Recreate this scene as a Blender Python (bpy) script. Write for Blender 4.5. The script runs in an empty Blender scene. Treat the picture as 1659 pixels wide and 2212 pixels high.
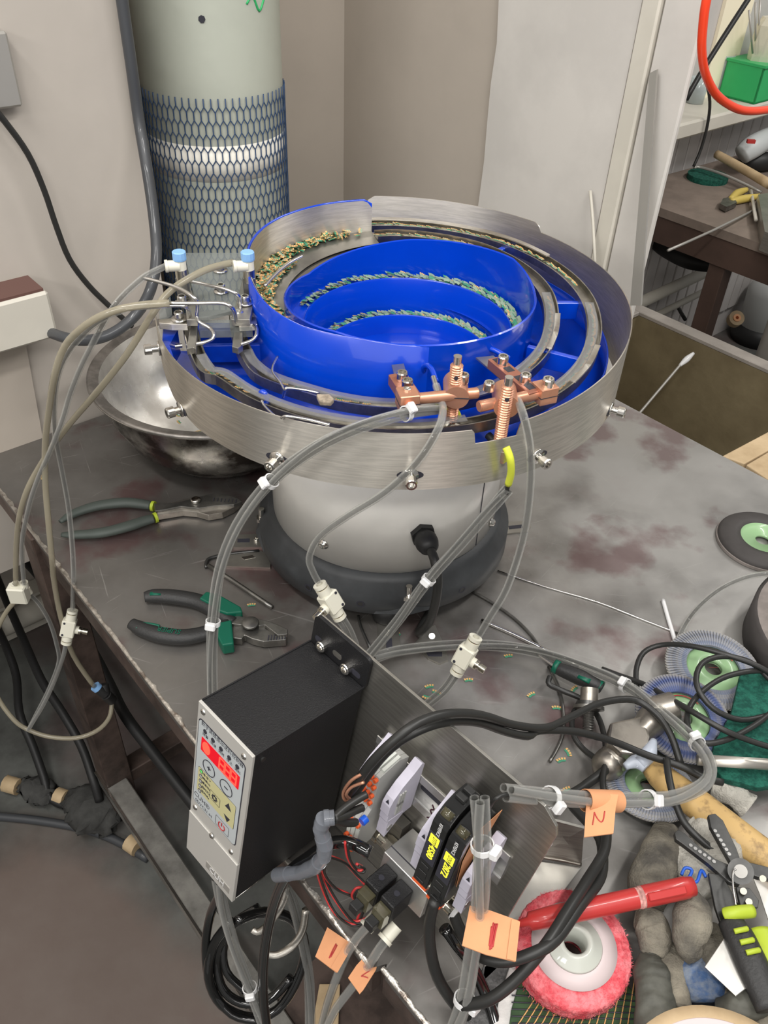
import bpy, bmesh, math, random
from mathutils import Vector, Matrix, noise as mnoise
random.seed(7)
C = bpy.context.scene.collection
PI = math.pi
# ------------------------------------------------------------------ camera
F, CX, CY, CAMZ = 1810.0, 829.5, 1106.0, 1.63
PITCH, ROLL = math.radians(39.5), -0.0455
cp, sp, cr, sr = math.cos(PITCH), math.sin(PITCH), math.cos(ROLL), math.sin(ROLL)
FWD = Vector((0, cp, -sp)); _dn = Vector((0, -sp, -cp)); _rt = Vector((1, 0, 0))
RT = cr*_rt + sr*_dn; DN = -sr*_rt + cr*_dn
cam = bpy.data.cameras.new('camera'); cam.sensor_fit = 'HORIZONTAL'; cam.sensor_width = 36
cam.lens = F/1659*36; cam.clip_start = .02
co = bpy.data.objects.new('camera', cam); C.objects.link(co)
co.matrix_world = Matrix((( RT.x, -DN.x, -FWD.x, 0), (RT.y, -DN.y, -FWD.y, 0), (RT.z, -DN.z, -FWD.z, CAMZ), (0, 0, 0, 1)))
bpy.context.scene.camera = co
# ------------------------------------------------------------------ world, lights, exposure
w = bpy.data.worlds.new('world'); bpy.context.scene.world = w; w.use_nodes = True
w.node_tree.nodes['Background'].inputs[0].default_value = (1.0, .985, .96, 1)
w.node_tree.nodes['Background'].inputs[1].default_value = .27
vs = bpy.context.scene.view_settings
vs.view_transform = 'Standard'; vs.look = 'None'; vs.gamma = 1; vs.exposure = 0.03
vs.use_curve_mapping = False
def area(name, loc, target, sx, sy, watt, col=(1, .975, .94)):
    l = bpy.data.lights.new(name, 'AREA'); l.shape = 'RECTANGLE'; l.size = sx; l.size_y = sy
    l.energy = watt; l.color = col
    o = bpy.data.objects.new(name, l); C.objects.link(o); o.location = loc
    o.rotation_euler = (Vector(target)-Vector(loc)).to_track_quat('-Z', 'Y').to_euler()
area('tube_lamp', (.75, .35, 2.75), (.1, .9, .8), 1.3, .12, 22)
area('tube_lamp', (-.75, .1, 2.85), (-.1, .9, .8), 1.3, .12, 22)
area('tube_lamp', (1.9, 1.9, 2.6), (1.2, 2.3, .8), 1.3, .15, 22)
area('tube_lamp', (.2, -.9, 2.7), (0, .9, .9), 1.3, .15, 20)
area('front_fill', (0, -2.0, 2.2), (0, .9, .9), 2.4, 1.2, 14)  # unseen fill light added behind the camera to brighten housing and ring
area('tube_lamp', (-1.6, -1.3, 2.5), (0, .9, .9), 1.3, .15, 20)
# ------------------------------------------------------------------ pixel -> place helpers (points are put on real planes)
def ray(u, v): return (u-CX)/F*RT + (v-CY)/F*DN + FWD
O = Vector((0, 0, CAMZ))
def Z(u, v, z):
    q = ray(u, v); return O + q*((z-CAMZ)/q.z)
def PL(u, v, n, c):                    # plane n.x = c
    q = ray(u, v); n = Vector(n); return O + q*((c-n.dot(O))/n.dot(q))
def Zs(pts, z=None): return [Z(p[0], p[1], p[2] if len(p) > 2 else z) for p in pts]
TH = math.radians(-48.25)
TD = Vector((math.cos(TH), math.sin(TH), 0)); TN = Vector((-TD.y, TD.x, 0))
def sn(s, n, z): return TD*s + TN*n + Vector((0, 0, z))
T = .80
BC = Vector((0, .94, 0))               # feeder axis
# ------------------------------------------------------------------ materials
def mat(name, col, rough=.5, metal=0., var=0., vs_=8., bump=0., bs=60., col2=None, trans=0., ior=1.45, emit=None, es=1., coat=0., stretch=None, alpha=1., rvar=0., fac=(.4, .6), detail=6):
    m = bpy.data.materials.new(name); m.use_nodes = True; nt = m.node_tree; b = nt.nodes['Principled BSDF']
    c4 = lambda c: (c[0], c[1], c[2], 1)
    b.inputs['Base Color'].default_value = c4(col); b.inputs['Roughness'].default_value = rough
    b.inputs['Metallic'].default_value = metal; b.inputs['Transmission Weight'].default_value = trans
    b.inputs['IOR'].default_value = ior; b.inputs['Coat Weight'].default_value = coat; b.inputs['Alpha'].default_value = alpha
    if emit: b.inputs['Emission Color'].default_value = c4(emit); b.inputs['Emission Strength'].default_value = es
    if var or col2 or bump or rvar:
        tc = nt.nodes.new('ShaderNodeTexCoord'); mp = nt.nodes.new('ShaderNodeMapping'); nt.links.new(tc.outputs['Object'], mp.inputs[0])
        if stretch: mp.inputs['Scale'].default_value = stretch
    if var or col2:
        n = nt.nodes.new('ShaderNodeTexNoise'); n.inputs['Scale'].default_value = vs_; n.inputs['Detail'].default_value = detail; n.inputs['Roughness'].default_value = .62
        nt.links.new(mp.outputs[0], n.inputs[0]); r = nt.nodes.new('ShaderNodeValToRGB'); nt.links.new(n.outputs[0], r.inputs[0])
        c2 = col2 or [max(0, x*(1-var)) for x in col]; c1 = col if col2 else [min(1, x*(1+var*.5)) for x in col]
        r.color_ramp.elements[0].color = c4(c2); r.color_ramp.elements[1].color = c4(c1)
        r.color_ramp.elements[0].position, r.color_ramp.elements[1].position = fac
        nt.links.new(r.outputs[0], b.inputs['Base Color'])
    if rvar:
        n2 = nt.nodes.new('ShaderNodeTexNoise'); n2.inputs['Scale'].default_value = vs_*1.7; n2.inputs['Detail'].default_value = 5
        nt.links.new(mp.outputs[0], n2.inputs[0]); mr = nt.nodes.new('ShaderNodeMapRange')
        mr.inputs[1].default_value = .35; mr.inputs[2].default_value = .65; mr.inputs[3].default_value = rough-rvar; mr.inputs[4].default_value = rough+rvar
        nt.links.new(n2.outputs[0], mr.inputs[0]); nt.links.new(mr.outputs[0], b.inputs['Roughness'])
    if bump:
        n3 = nt.nodes.new('ShaderNodeTexNoise'); n3.inputs['Scale'].default_value = bs; n3.inputs['Detail'].default_value = 4
        nt.links.new(mp.outputs[0], n3.inputs[0]); bp = nt.nodes.new('ShaderNodeBump'); bp.inputs['Strength'].default_value = bump; bp.inputs['Distance'].default_value = .002
        nt.links.new(n3.outputs[0], bp.inputs['Height']); nt.links.new(bp.outputs[0], b.inputs['Normal'])
    return m
def clear(name, tint, dens=.35, edge=.75, rough=.08):
    m = bpy.data.materials.new(name); m.use_nodes = True; nt = m.node_tree; b = nt.nodes['Principled BSDF']; out = nt.nodes['Material Output']
    b.inputs['Base Color'].default_value = (*tint, 1); b.inputs['Roughness'].default_value = rough; b.inputs['Specular IOR Level'].default_value = .8; b.inputs['Coat Weight'].default_value = .6
    t = nt.nodes.new('ShaderNodeBsdfTransparent'); t.inputs[0].default_value = (*[min(1, .55+.45*x) for x in tint], 1)
    lw = nt.nodes.new('ShaderNodeLayerWeight'); lw.inputs[0].default_value = .35
    mr = nt.nodes.new('ShaderNodeMapRange'); mr.inputs[3].default_value = dens; mr.inputs[4].default_value = edge
    nt.links.new(lw.outputs['Facing'], mr.inputs[0]); mx = nt.nodes.new('ShaderNodeMixShader')
    nt.links.new(mr.outputs[0], mx.inputs[0]); nt.links.new(t.outputs[0], mx.inputs[1]); nt.links.new(b.outputs[0], mx.inputs[2]); nt.links.new(mx.outputs[0], out.inputs[0])
    return m
M = {}
def steeltable():
    m = mat('table_steel', (.24, .23, .215), .40, .7, col2=(.10, .09, .082), vs_=3.2, rvar=.16, bump=.12, bs=45, fac=(.3, .72), detail=9)
    nt = m.node_tree; b = nt.nodes['Principled BSDF']; src = b.inputs['Base Color'].links[0].from_socket; tc = [n for n in nt.nodes if n.type == 'TEX_COORD'][0]
    def mixin(scale, stretch, rot, lo, hi, col, src, f=1., det=3, loc=None):
        mp = nt.nodes.new('ShaderNodeMapping'); mp.inputs['Scale'].default_value = stretch; mr0 = nt.nodes.new('ShaderNodeMapping'); mr0.inputs['Rotation'].default_value = (0, 0, rot)
        if loc: mp.inputs['Location'].default_value = loc
        nt.links.new(tc.outputs['Object'], mr0.inputs[0]); nt.links.new(mr0.outputs[0], mp.inputs[0]); n = nt.nodes.new('ShaderNodeTexNoise'); n.inputs['Scale'].default_value = scale; n.inputs['Detail'].default_value = det
        nt.links.new(mp.outputs[0], n.inputs[0]); mr = nt.nodes.new('ShaderNodeMapRange'); mr.inputs[1].default_value = lo; mr.inputs[2].default_value = hi; mr.inputs[4].default_value = f
        nt.links.new(n.outputs[0], mr.inputs[0]); mx = nt.nodes.new('ShaderNodeMix'); mx.data_type = 'RGBA'
        nt.links.new(mr.outputs[0], mx.inputs[0]); nt.links.new(src, mx.inputs[6]); mx.inputs[7].default_value = (*col, 1); return mx.outputs[2], mr.outputs[0]
    src, _ = mixin(9, (1, 1, 1), 0, .60, .68, (.09, .03, .032), src, .45, 6)
    src, _ = mixin(5, (1, 1, 1), 0, .42, .75, (.30, .29, .275), src, .5, 8, (2, 5, 0))
    for i, rt in enumerate((.3, -.45, 1.1, .05, 2.2)):
        src, _ = mixin(5+2*i, (1., 30, 1), rt, .715, .77, (.45, .44, .42), src, .4, 2, (i*3.1, i, 0))
    # sheen on the side by the wall, painted in as lighter base colour
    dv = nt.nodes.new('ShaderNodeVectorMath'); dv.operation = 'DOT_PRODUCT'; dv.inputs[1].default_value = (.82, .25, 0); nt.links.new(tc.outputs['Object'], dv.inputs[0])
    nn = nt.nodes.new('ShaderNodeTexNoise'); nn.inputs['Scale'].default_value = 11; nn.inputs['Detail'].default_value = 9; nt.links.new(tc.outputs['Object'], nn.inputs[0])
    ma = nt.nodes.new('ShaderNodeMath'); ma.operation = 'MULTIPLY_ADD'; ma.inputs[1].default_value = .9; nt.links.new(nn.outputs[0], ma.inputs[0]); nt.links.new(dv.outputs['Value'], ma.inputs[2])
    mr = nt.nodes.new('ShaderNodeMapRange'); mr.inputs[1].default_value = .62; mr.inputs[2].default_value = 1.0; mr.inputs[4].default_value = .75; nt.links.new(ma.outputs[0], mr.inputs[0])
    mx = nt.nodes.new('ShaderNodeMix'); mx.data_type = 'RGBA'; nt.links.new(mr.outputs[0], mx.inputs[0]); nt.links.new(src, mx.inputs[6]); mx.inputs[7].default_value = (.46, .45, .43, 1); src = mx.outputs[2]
    src, _ = mixin(7, (1, 1, 1), .4, .56, .64, (.13, .045, .05), src, .55, 9, (4.2, 1.3, 0))
    nt.links.new(src, b.inputs['Base Color']); return m
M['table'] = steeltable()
M['darksteel'] = mat('dark_painted_steel', (.085, .06, .05), .55, .25, var=.45, vs_=14, bump=.2)
M['wornedge'] = mat('bare_steel_edge', (.62, .59, .54), .3, .9, col2=(.25, .21, .18), vs_=70, fac=(.35, .55), bump=.5, bs=160)
M['beam'] = mat('stretcher_steel', (.33, .32, .295), .38, .55, var=.35, vs_=12)
M['floor'] = mat('workshop_floor', (.135, .14, .13), .6, 0, col2=(.052, .052, .048), vs_=5, bump=.3, bs=30, fac=(.35, .62), detail=10)
def floorpatch():
    m = M['floor']; nt = m.node_tree; b = nt.nodes['Principled BSDF']; src = b.inputs['Base Color'].links[0].from_socket; tc = [n for n in nt.nodes if n.type == 'TEX_COORD'][0]
    n = nt.nodes.new('ShaderNodeTexNoise'); n.inputs['Scale'].default_value = 3; n.inputs['Detail'].default_value = 9; nt.links.new(tc.outputs['Object'], n.inputs[0])
    vm = nt.nodes.new('ShaderNodeVectorMath'); vm.operation = 'DISTANCE'; nt.links.new(tc.outputs['Object'], vm.inputs[0]); vm.inputs[1].default_value = (-.62, .47, 0)
    ad = nt.nodes.new('ShaderNodeMath'); ad.operation = 'MULTIPLY_ADD'; ad.inputs[1].default_value = .55; nt.links.new(n.outputs[0], ad.inputs[0]); nt.links.new(vm.outputs['Value'], ad.inputs[2])
    mr = nt.nodes.new('ShaderNodeMapRange'); mr.inputs[1].default_value = .60; mr.inputs[2].default_value = .72; mr.inputs[3].default_value = .75; mr.inputs[4].default_value = 0
    nt.links.new(ad.outputs[0], mr.inputs[0]); mx = nt.nodes.new('ShaderNodeMix'); mx.data_type = 'RGBA'
    nt.links.new(mr.outputs[0], mx.inputs[0]); nt.links.new(src, mx.inputs[6]); mx.inputs[7].default_value = (.17, .125, .105, 1)
    mr2 = nt.nodes.new('ShaderNodeMapRange'); n2 = nt.nodes.new('ShaderNodeTexNoise'); n2.inputs['Scale'].default_value = 2.3; n2.inputs['Detail'].default_value = 8; nt.links.new(tc.outputs['Object'], n2.inputs[0])
    mr2.inputs[1].default_value = .5; mr2.inputs[2].default_value = .6; mr2.inputs[4].default_value = .5; nt.links.new(n2.outputs[0], mr2.inputs[0])
    m2 = nt.nodes.new('ShaderNodeMix'); m2.data_type = 'RGBA'; nt.links.new(mr2.outputs[0], m2.inputs[0]); nt.links.new(mx.outputs[2], m2.inputs[6]); m2.inputs[7].default_value = (.115, .07, .066, 1)
    nt.links.new(m2.outputs[2], b.inputs['Base Color'])
floorpatch()
M['plaster'] = mat('white_plaster', (.45, .41, .365), .75, 0, var=.07, vs_=2.2, bump=.25, bs=14)
M['plaster2'] = mat('tan_plaster', (.44, .39, .335), .75, 0, var=.06, vs_=2, bump=.2, bs=14)
M['plaster3'] = mat('pale_board', (.57, .545, .51), .6, 0, var=.07, vs_=5, bump=.2, bs=22)
M['creampaint'] = mat('cream_paint', (.58, .55, .48), .5, 0, var=.05)
M['ss'] = mat('brushed_stainless', (.66, .625, .565), .40, 1, var=.12, vs_=30, stretch=(1, 1, 16), bump=.05, bs=80)
def aniso(m, a=.9, rot=.25):
    nt = m.node_tree; b = nt.nodes['Principled BSDF']; tg = nt.nodes.new('ShaderNodeTangent'); tg.direction_type = 'RADIAL'; tg.axis = 'Z'
    nt.links.new(tg.outputs[0], b.inputs['Tangent']); b.inputs['Anisotropic'].default_value = a; b.inputs['Anisotropic Rotation'].default_value = rot
aniso(M['ss'])
M['ssflat'] = mat('stainless_plate', (.40, .385, .35), .36, .9, var=.14, vs_=22, stretch=(1, 1, 14), bump=.04)
M['ssd'] = mat('worn_stainless_track', (.42, .40, .36), .33, 1, var=.25, vs_=40)
M['chrome'] = mat('nickel_screw', (.72, .70, .66), .18, 1)
M['wire'] = mat('steel_wire', (.66, .65, .63), .25, 1)
M['blue'] = mat('blue_enamel', (.0, .042, .47), .22, 0, coat=.45, var=.06, vs_=9, bump=.05, bs=18)
M['bluelid'] = mat('pale_blue_button', (.22, .42, .72), .4)
M['white'] = mat('white_housing_paint', (.86, .84, .79), .3, 0, var=.06, vs_=5, coat=.3)
M['darkbase'] = mat('dark_grey_cast', (.042, .045, .048), .48, 0, var=.3, vs_=12, bump=.15, bs=70)
M['rubber'] = mat('black_rubber', (.016, .016, .016), .5, 0)
M['cable'] = mat('black_cable', (.02, .02, .019), .42, 0)
M['cable2'] = mat('dark_grey_hose', (.05, .053, .058), .45, 0, coat=.2)
M['blacktube'] = mat('glossy_black_tube', (.008, .008, .008), .08, 0, coat=1)
M['blackbox'] = mat('black_powder_coat', (.009, .009, .010), .42, 0, bump=.35, bs=900)
M['face'] = mat('silver_faceplate', (.56, .545, .51), .38, .35)
M['panel'] = mat('grey_overlay', (.43, .46, .47), .4)
M['ink'] = mat('dark_print', (.03, .03, .04), .5)
M['olive'] = mat('yellow_grey_overlay', (.50, .47, .25), .45)
M['redink'] = mat('red_print', (.42, .04, .04), .5)
M['redled'] = mat('red_led_window', (.5, .0, .01), .3, emit=(1, .01, .02), es=.35)
M['reddigit'] = mat('red_led_digit', (1, .1, .05), .3, emit=(1, .04, .03), es=1.3)
M['greenled'] = mat('green_led', (.1, .5, .1), .3, emit=(.1, .6, .15), es=.5)
M['copper'] = mat('copper_anodised', (.62, .31, .20), .36, .65, var=.08, vs_=30)
M['copperd'] = mat('copper_slotted', (.45, .19, .13), .36, .65, var=.08, vs_=30)
M['clear'] = clear('clear_tube', (.72, .72, .69), .07, .55, .04)
M['bore'] = clear('tube_bore', (.12, .12, .11), .02, .38)
M['amber'] = clear('aged_tube', (.42, .38, .28), .45, .8, .2)
M['acrylic'] = clear('acrylic_sheet', (.42, .45, .44), .16, .4)
M['cover'] = clear('clear_cover', (.5, .5, .5), .10, .35)
M['ivory'] = mat('ivory_plastic', (.66, .64, .54), .4)
M['nylon'] = mat('white_nylon', (.70, .70, .70), .35, coat=.3)
M['tape'] = mat('orange_paper_tape', (.62, .29, .14), .7, 0, var=.05, vs_=30, bump=.1)
M['lilac'] = mat('lilac_grey_plastic', (.50, .48, .56), .5, 0, var=.08, vs_=20)
M['greypl'] = mat('grey_terminal_plastic', (.40, .40, .38), .5, 0, var=.06)
M['ltgrey'] = mat('light_grey_plastic', (.55, .57, .53), .5)
M['orange'] = mat('orange_button', (.70, .11, .03), .4)
M['orange2'] = mat('pale_orange_button', (.85, .38, .15), .4)
M['amp'] = mat('black_gloss_plastic', (.012, .012, .012), .18, 0, coat=.5)
M['yled'] = mat('yellow_digits', (.9, .85, .05), .4, emit=(1, .9, .03), es=.75)
M['smoke'] = clear('smoked_cover', (.10, .09, .05), .55, .9)
M['redpl'] = mat('red_plastic', (.50, .06, .04), .4)
M['redwire'] = mat('red_wire', (.50, .035, .035), .35, coat=.3)
M['alu'] = mat('aluminium', (.62, .615, .60), .33, .85, var=.08, vs_=20)
M['brass'] = mat('nickel_brass', (.64, .60, .50), .22, 1)
M['yellow'] = mat('yellow_sleeve', (.66, .72, .06), .5)
M['lime'] = mat('lime_rubber', (.36, .45, .03), .5)
M['pcb'] = mat('green_flex', (.05, .24, .14), .5); M['gold'] = mat('gold_pads', (.72, .40, .16), .45, .2)
M['pcb2'] = mat('grey_green_flex', (.22, .30, .22), .5)
M['gas'] = mat('grey_green_paint', (.43, .45, .385), .42, 0, var=.07, vs_=4, bump=.12, bs=10)
M['band'] = mat('white_label_band', (.84, .81, .72), .5, 0, var=.12, vs_=20)
M['net'] = mat('blue_net', (.035, .07, .15), .5)
M['grip'] = mat('green_grey_grip', (.055, .068, .06), .55, 0, var=.1)
M['gripk'] = mat('black_grip', (.022, .022, .022), .5, 0, bump=.2, bs=400)
M['gripg'] = mat('green_grip', (.0, .095, .055), .45)
M['toolsteel'] = mat('tool_steel', (.22, .215, .20), .38, .9, var=.25, vs_=40)
M['toolsteel2'] = mat('dark_tool_steel', (.085, .085, .083), .35, .8, var=.2, vs_=40)
M['wood'] = mat('ash_wood', (.50, .33, .13), .5, 0, col2=(.25, .16, .07), vs_=70, fac=(.34, .50))
M['paleWood'] = mat('raw_timber', (.58, .44, .27), .65, 0, col2=(.38, .27, .15), vs_=14, fac=(.3, .7))
M['hammer'] = mat('worn_hammer_steel', (.36, .33, .29), .36, .9, var=.3, vs_=25, bump=.15, bs=50)
M['glue'] = mat('grey_blue_glue', (.42, .46, .53), .35)
M['pink'] = mat('red_fleece', (.62, .075, .095), .95, 0, col2=(.80, .22, .24), vs_=90, bump=1., bs=260)
M['pinkw'] = mat('white_hub_plastic', (.56, .47, .47), .4)
M['hub'] = mat('translucent_hub', (.50, .52, .47), .3, coat=.4)
M['flap'] = mat('blue_grey_abrasive', (.19, .22, .30), .85, 0, col2=(.38, .36, .32), vs_=90, bump=.6, bs=300)
M['flap2'] = mat('blue_abrasive', (.09, .12, .26), .85, 0, col2=(.26, .25, .24), vs_=70)
M['discgreen'] = mat('pale_green_plastic', (.26, .42, .22), .35, coat=.3, var=.1)
M['scour'] = mat('green_scouring_fibre', (.0, .05, .035), .9, 0, col2=(.01, .11, .075), vs_=120, bump=1., bs=350)
M['scour2'] = mat('dark_green_sheet', (.035, .075, .03), .8, 0, var=.3, vs_=40)
M['glove'] = mat('dirty_grey_glove', (.25, .225, .175), .9, 0, col2=(.07, .064, .055), vs_=22, bump=.6, bs=500, fac=(.35, .65))
M['glove2'] = mat('dark_coated_glove', (.075, .075, .062), .6, 0, var=.3, vs_=20, bump=.4, bs=90)
M['glovew'] = mat('pale_knit_glove', (.48, .46, .41), .9, 0, var=.25, vs_=30, bump=.8, bs=500)
M['glovenavy'] = mat('navy_dotted_glove', (.05, .10, .22), .85, 0, col2=(.16, .19, .24), vs_=80, bump=.8, bs=200)
M['red'] = mat('red_marker_plastic', (.44, .032, .030), .35, coat=.3)
M['greycloth'] = mat('grey_felt', (.20, .20, .20), .95, 0, col2=(.10, .10, .10), vs_=150, bump=.7, bs=400)
M['whitecloth'] = mat('white_cloth', (.62, .61, .59), .9, 0, var=.2, vs_=25, bump=.5, bs=200)
M['sheet'] = mat('bright_sheet_steel', (.60, .585, .55), .3, .85, var=.1, vs_=9)
M['wheel'] = mat('grey_disc_face', (.20, .175, .16), .75, 0, var=.2, vs_=30, bump=.3)
M['wheelside'] = mat('dark_disc_side', (.05, .045, .043), .7, 0, var=.2)
M['basin'] = mat('worn_basin_steel', (.80, .79, .76), .30, .9, col2=(.55, .53, .50), vs_=9, rvar=.1, bump=.15, bs=12)
M['basinout'] = mat('scorched_basin_steel', (.66, .64, .60), .3, 1, col2=(.08, .065, .055), vs_=17, rvar=.1, bump=.2, bs=30, fac=(.42, .6))
M['basinrim'] = mat('dull_basin_rim', (.30, .28, .26), .45, .9, var=.3, vs_=30)
M['bin'] = mat('brown_grey_bin', (.25, .205, .12), .7, .1, col2=(.16, .125, .07), vs_=7, bump=.3, fac=(.3, .7))
M['binrim'] = mat('bin_rim', (.34, .31, .28), .6, .1, var=.15)
M['bench'] = mat('brown_bench_top', (.22, .175, .145), .6, .1, var=.15, vs_=12)
M['benchside'] = mat('dark_brown_bench_frame', (.085, .052, .04), .6, .1, var=.15)
M['crate'] = mat('green_crate', (.03, .42, .13), .4, 0, var=.1)
M['orangehose'] = mat('red_orange_hose', (.80, .055, .015), .3, coat=.4)
M['jar'] = clear('clear_jar', (.8, .88, .88), .3, .7); M['jarfill'] = mat('dark_washers', (.06, .06, .07), .4, .6, var=.5, vs_=120)
M['bag'] = clear('plastic_bag', (.85, .80, .66), .6, .9, .3)
M['beige'] = mat('grey_metal_strip', (.40, .385, .355), .45, .5)
M['graypl2'] = mat('grey_power_tool', (.48, .50, .50), .45); M['pot'] = mat('grey_bucket', (.50, .51, .50), .4)
M['wallfar'] = mat('far_wall_panel', (.55, .52, .50), .6, 0, var=.05)
M['creamboard'] = mat('cream_board', (.95, .86, .66), .5, 0)  # flat cream base colour of the upright board, no emission
M['brown'] = mat('brown_cap', (.12, .06, .05), .5); M['rag'] = mat('dark_rag', (.055, .055, .052), .9, 0, var=.3, vs_=20, bump=.8, bs=90)
M['bluepaint'] = mat('blue_smear', (.02, .10, .5), .4)
# ------------------------------------------------------------------ mesh helpers
class MB:
    def __init__(s): s.bm = bmesh.new(); s.mats = []
    def mi(s, m):
        if m not in s.mats: s.mats.append(m)
        return s.mats.index(m)
    def faces(s, vs, fs, m, smooth=False):
        k = s.mi(m); V = [s.bm.verts.new(v) for v in vs]
        for f in fs:
            try: fc = s.bm.faces.new([V[i] for i in f])
            except ValueError: continue
            fc.material_index = k; fc.smooth = smooth
        return s
    def prism(s, poly, d, m, smooth=False):          # poly: 3D pts; d: extrusion vector
        n = len(poly); d = Vector(d); P = [Vector(p) for p in poly]
        return s.faces(P+[p+d for p in P], [list(range(n))[::-1], list(range(n, 2*n))]+[[i, (i+1) % n, n+(i+1) % n, n+i] for i in range(n)], m, smooth)
    def box(s, a, b, m, mx=None, bev=0.):
        x0, y0, z0 = a; x1, y1, z1 = b
        if bev:
            q = [(x0+bev, y0), (x1-bev, y0), (x1, y0+bev), (x1, y1-bev), (x1-bev, y1), (x0+bev, y1), (x0, y1-bev), (x0, y0+bev)]
            qi = [(min(max(x, x0+bev), x1-bev), min(max(y, y0+bev), y1-bev)) for x, y in q]
            lay = [[(x, y, z0) for x, y in qi], [(x, y, z0+bev) for x, y in q], [(x, y, z1-bev) for x, y in q], [(x, y, z1) for x, y in qi]]
            vs = [Vector(p) for l in lay for p in l]; fs = [list(range(8))[::-1], list(range(24, 32))]
            for l in range(3):
                for i in range(8): fs.append([l*8+i, l*8+(i+1) % 8, (l+1)*8+(i+1) % 8, (l+1)*8+i])
        else:
            vs = [Vector(p) for p in ((x0, y0, z0), (x1, y0, z0), (x1, y1, z0), (x0, y1, z0), (x0, y0, z1), (x1, y0, z1), (x1, y1, z1), (x0, y1, z1))]
            fs = [(3, 2, 1, 0), (4, 5, 6, 7), (0, 1, 5, 4), (1, 2, 6, 5), (2, 3, 7, 6), (3, 0, 4, 7)]
        if mx: vs = [mx @ v for v in vs]
        return s.faces(vs, fs, m)
    def cyl(s, a, b, r, m, seg=16, r2=None, smooth=True, hole=0):
        a = Vector(a); b = Vector(b); r2 = r if r2 is None else r2
        ax = (b-a).normalized(); u = ax.orthogonal().normalized(); v = ax.cross(u)
        ring = lambda c, rr: [c+u*math.cos(2*PI*i/seg)*rr+v*math.sin(2*PI*i/seg)*rr for i in range(seg)]
        if hole:
            vs = ring(a, r)+ring(b, r2)+ring(b, hole)+ring(a, hole)
            for l in range(4): s.faces([vs[(l*seg+i) % (4*seg)] for i in range(seg)]+[vs[((l+1)*seg+i) % (4*seg)] for i in range(seg)], [[i, (i+1) % seg, seg+(i+1) % seg, seg+i] for i in range(seg)], m, smooth and l in (0, 2))
            return s
        vs = ring(a, r)+ring(b, r2)
        s.faces(vs, [[i, (i+1) % seg, seg+(i+1) % seg, seg+i] for i in range(seg)], m, smooth)
        s.faces(ring(a, r), [list(range(seg))[::-1]], m); s.faces(ring(b, r2), [list(range(seg))], m); return s
    def lathe(s, prof, m, c=(0, 0, 0), ax=(0, 0, 1), seg=48, a0=0., a1=2*PI, smooth=True, jag=None):
        c = Vector(c); ax = Vector(ax).normalized()
        u = Vector((1, 0, 0)) if abs(ax.z) > .99 else ax.orthogonal().normalized(); v = ax.cross(u)
        full = abs(a1-a0-2*PI) < 1e-6; n = seg if full else seg+1; vs = []
        for i in range(n):
            t = a0+(a1-a0)*i/seg
            for (r, z) in prof:
                if jag: r = r*(1+jag*random.uniform(-1, 1))
                vs.append(c+(u*math.cos(t)+v*math.sin(t))*r+ax*z)
        k = len(prof); fs = []
        for i in range(seg):
            j = (i+1) % n
            for q in range(k-1): fs.append([i*k+q, j*k+q, j*k+q+1, i*k+q+1])
        return s.faces(vs, fs, m, smooth)
    def sweep(s, pts, r, m, seg=8, res=4, flat=None, cap=True, sm=True):
        P = [Vector(p) for p in pts]; n = len(P); R = r if isinstance(r, (list, tuple)) else [r]*n; Q = []; RR = []
        for i in range(n-1):
            p0 = P[max(i-1, 0)]; p1 = P[i]; p2 = P[i+1]; p3 = P[min(i+2, n-1)]
            for k in range(res):
                t = k/res; Q.append(.5*((2*p1)+(p2-p0)*t+(2*p0-5*p1+4*p2-p3)*t*t+(3*p1-p0-3*p2+p3)*t**3)); e = t*t*(3-2*t); RR.append(R[i]*(1-e)+R[i+1]*e)
        Q.append(P[-1]); RR.append(R[-1]); up = None; vs = []; N = len(Q)
        for i in range(N):
            t = (Q[min(i+1, N-1)]-Q[max(i-1, 0)])
            t = t.normalized() if t.length > 1e-9 else Vector((0, 0, 1))
            if flat: u = Vector((0, 0, 1)).cross(t); u = u.normalized() if u.length > 1e-4 else t.orthogonal().normalized()
            else:
                u = t.orthogonal() if up is None else up-t*up.dot(t)
                u = u.normalized() if u.length > 1e-6 else t.orthogonal().normalized()
            up = u; v = t.cross(u); f = flat or 1.
            for k in range(seg): a = 2*PI*k/seg; vs.append(Q[i]+(u*math.cos(a)+v*math.sin(a)*f)*RR[i])
        fs = [[i*seg+k, i*seg+(k+1) % seg, (i+1)*seg+(k+1) % seg, (i+1)*seg+k] for i in range(N-1) for k in range(seg)]
        if cap: fs += [list(range(seg))[::-1], list(range((N-1)*seg, N*seg))]
        return s.faces(vs, fs, m, sm)
    def build(s, name, parent=None, inv=True, kind=None, bev=0):
        me = bpy.data.meshes.new(name); bmesh.ops.recalc_face_normals(s.bm, faces=s.bm.faces[:]); s.bm.to_mesh(me); s.bm.free()
        for m in s.mats: me.materials.append(m)
        o = bpy.data.objects.new(name, me); C.objects.link(o)
        if parent: put(o, parent, inv)
        if kind: o['kind'] = kind
        if bev:
            md = o.modifiers.new('bevel', 'BEVEL'); md.width = bev; md.segments = 2; md.limit_method = 'ANGLE'
        return o
def wm(o): return o.matrix_basis if o.parent is None else wm(o.parent) @ o.matrix_parent_inverse @ o.matrix_basis
def put(o, parent, inv=True):
    o.parent = parent
    if inv: o.matrix_parent_inverse = wm(parent).inverted()
    return o
def tag(o, label, cat, group=None, kind=None):
    o['label'] = label; o['category'] = cat
    if group: o['group'] = group
    if kind: o['kind'] = kind
    return o
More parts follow.
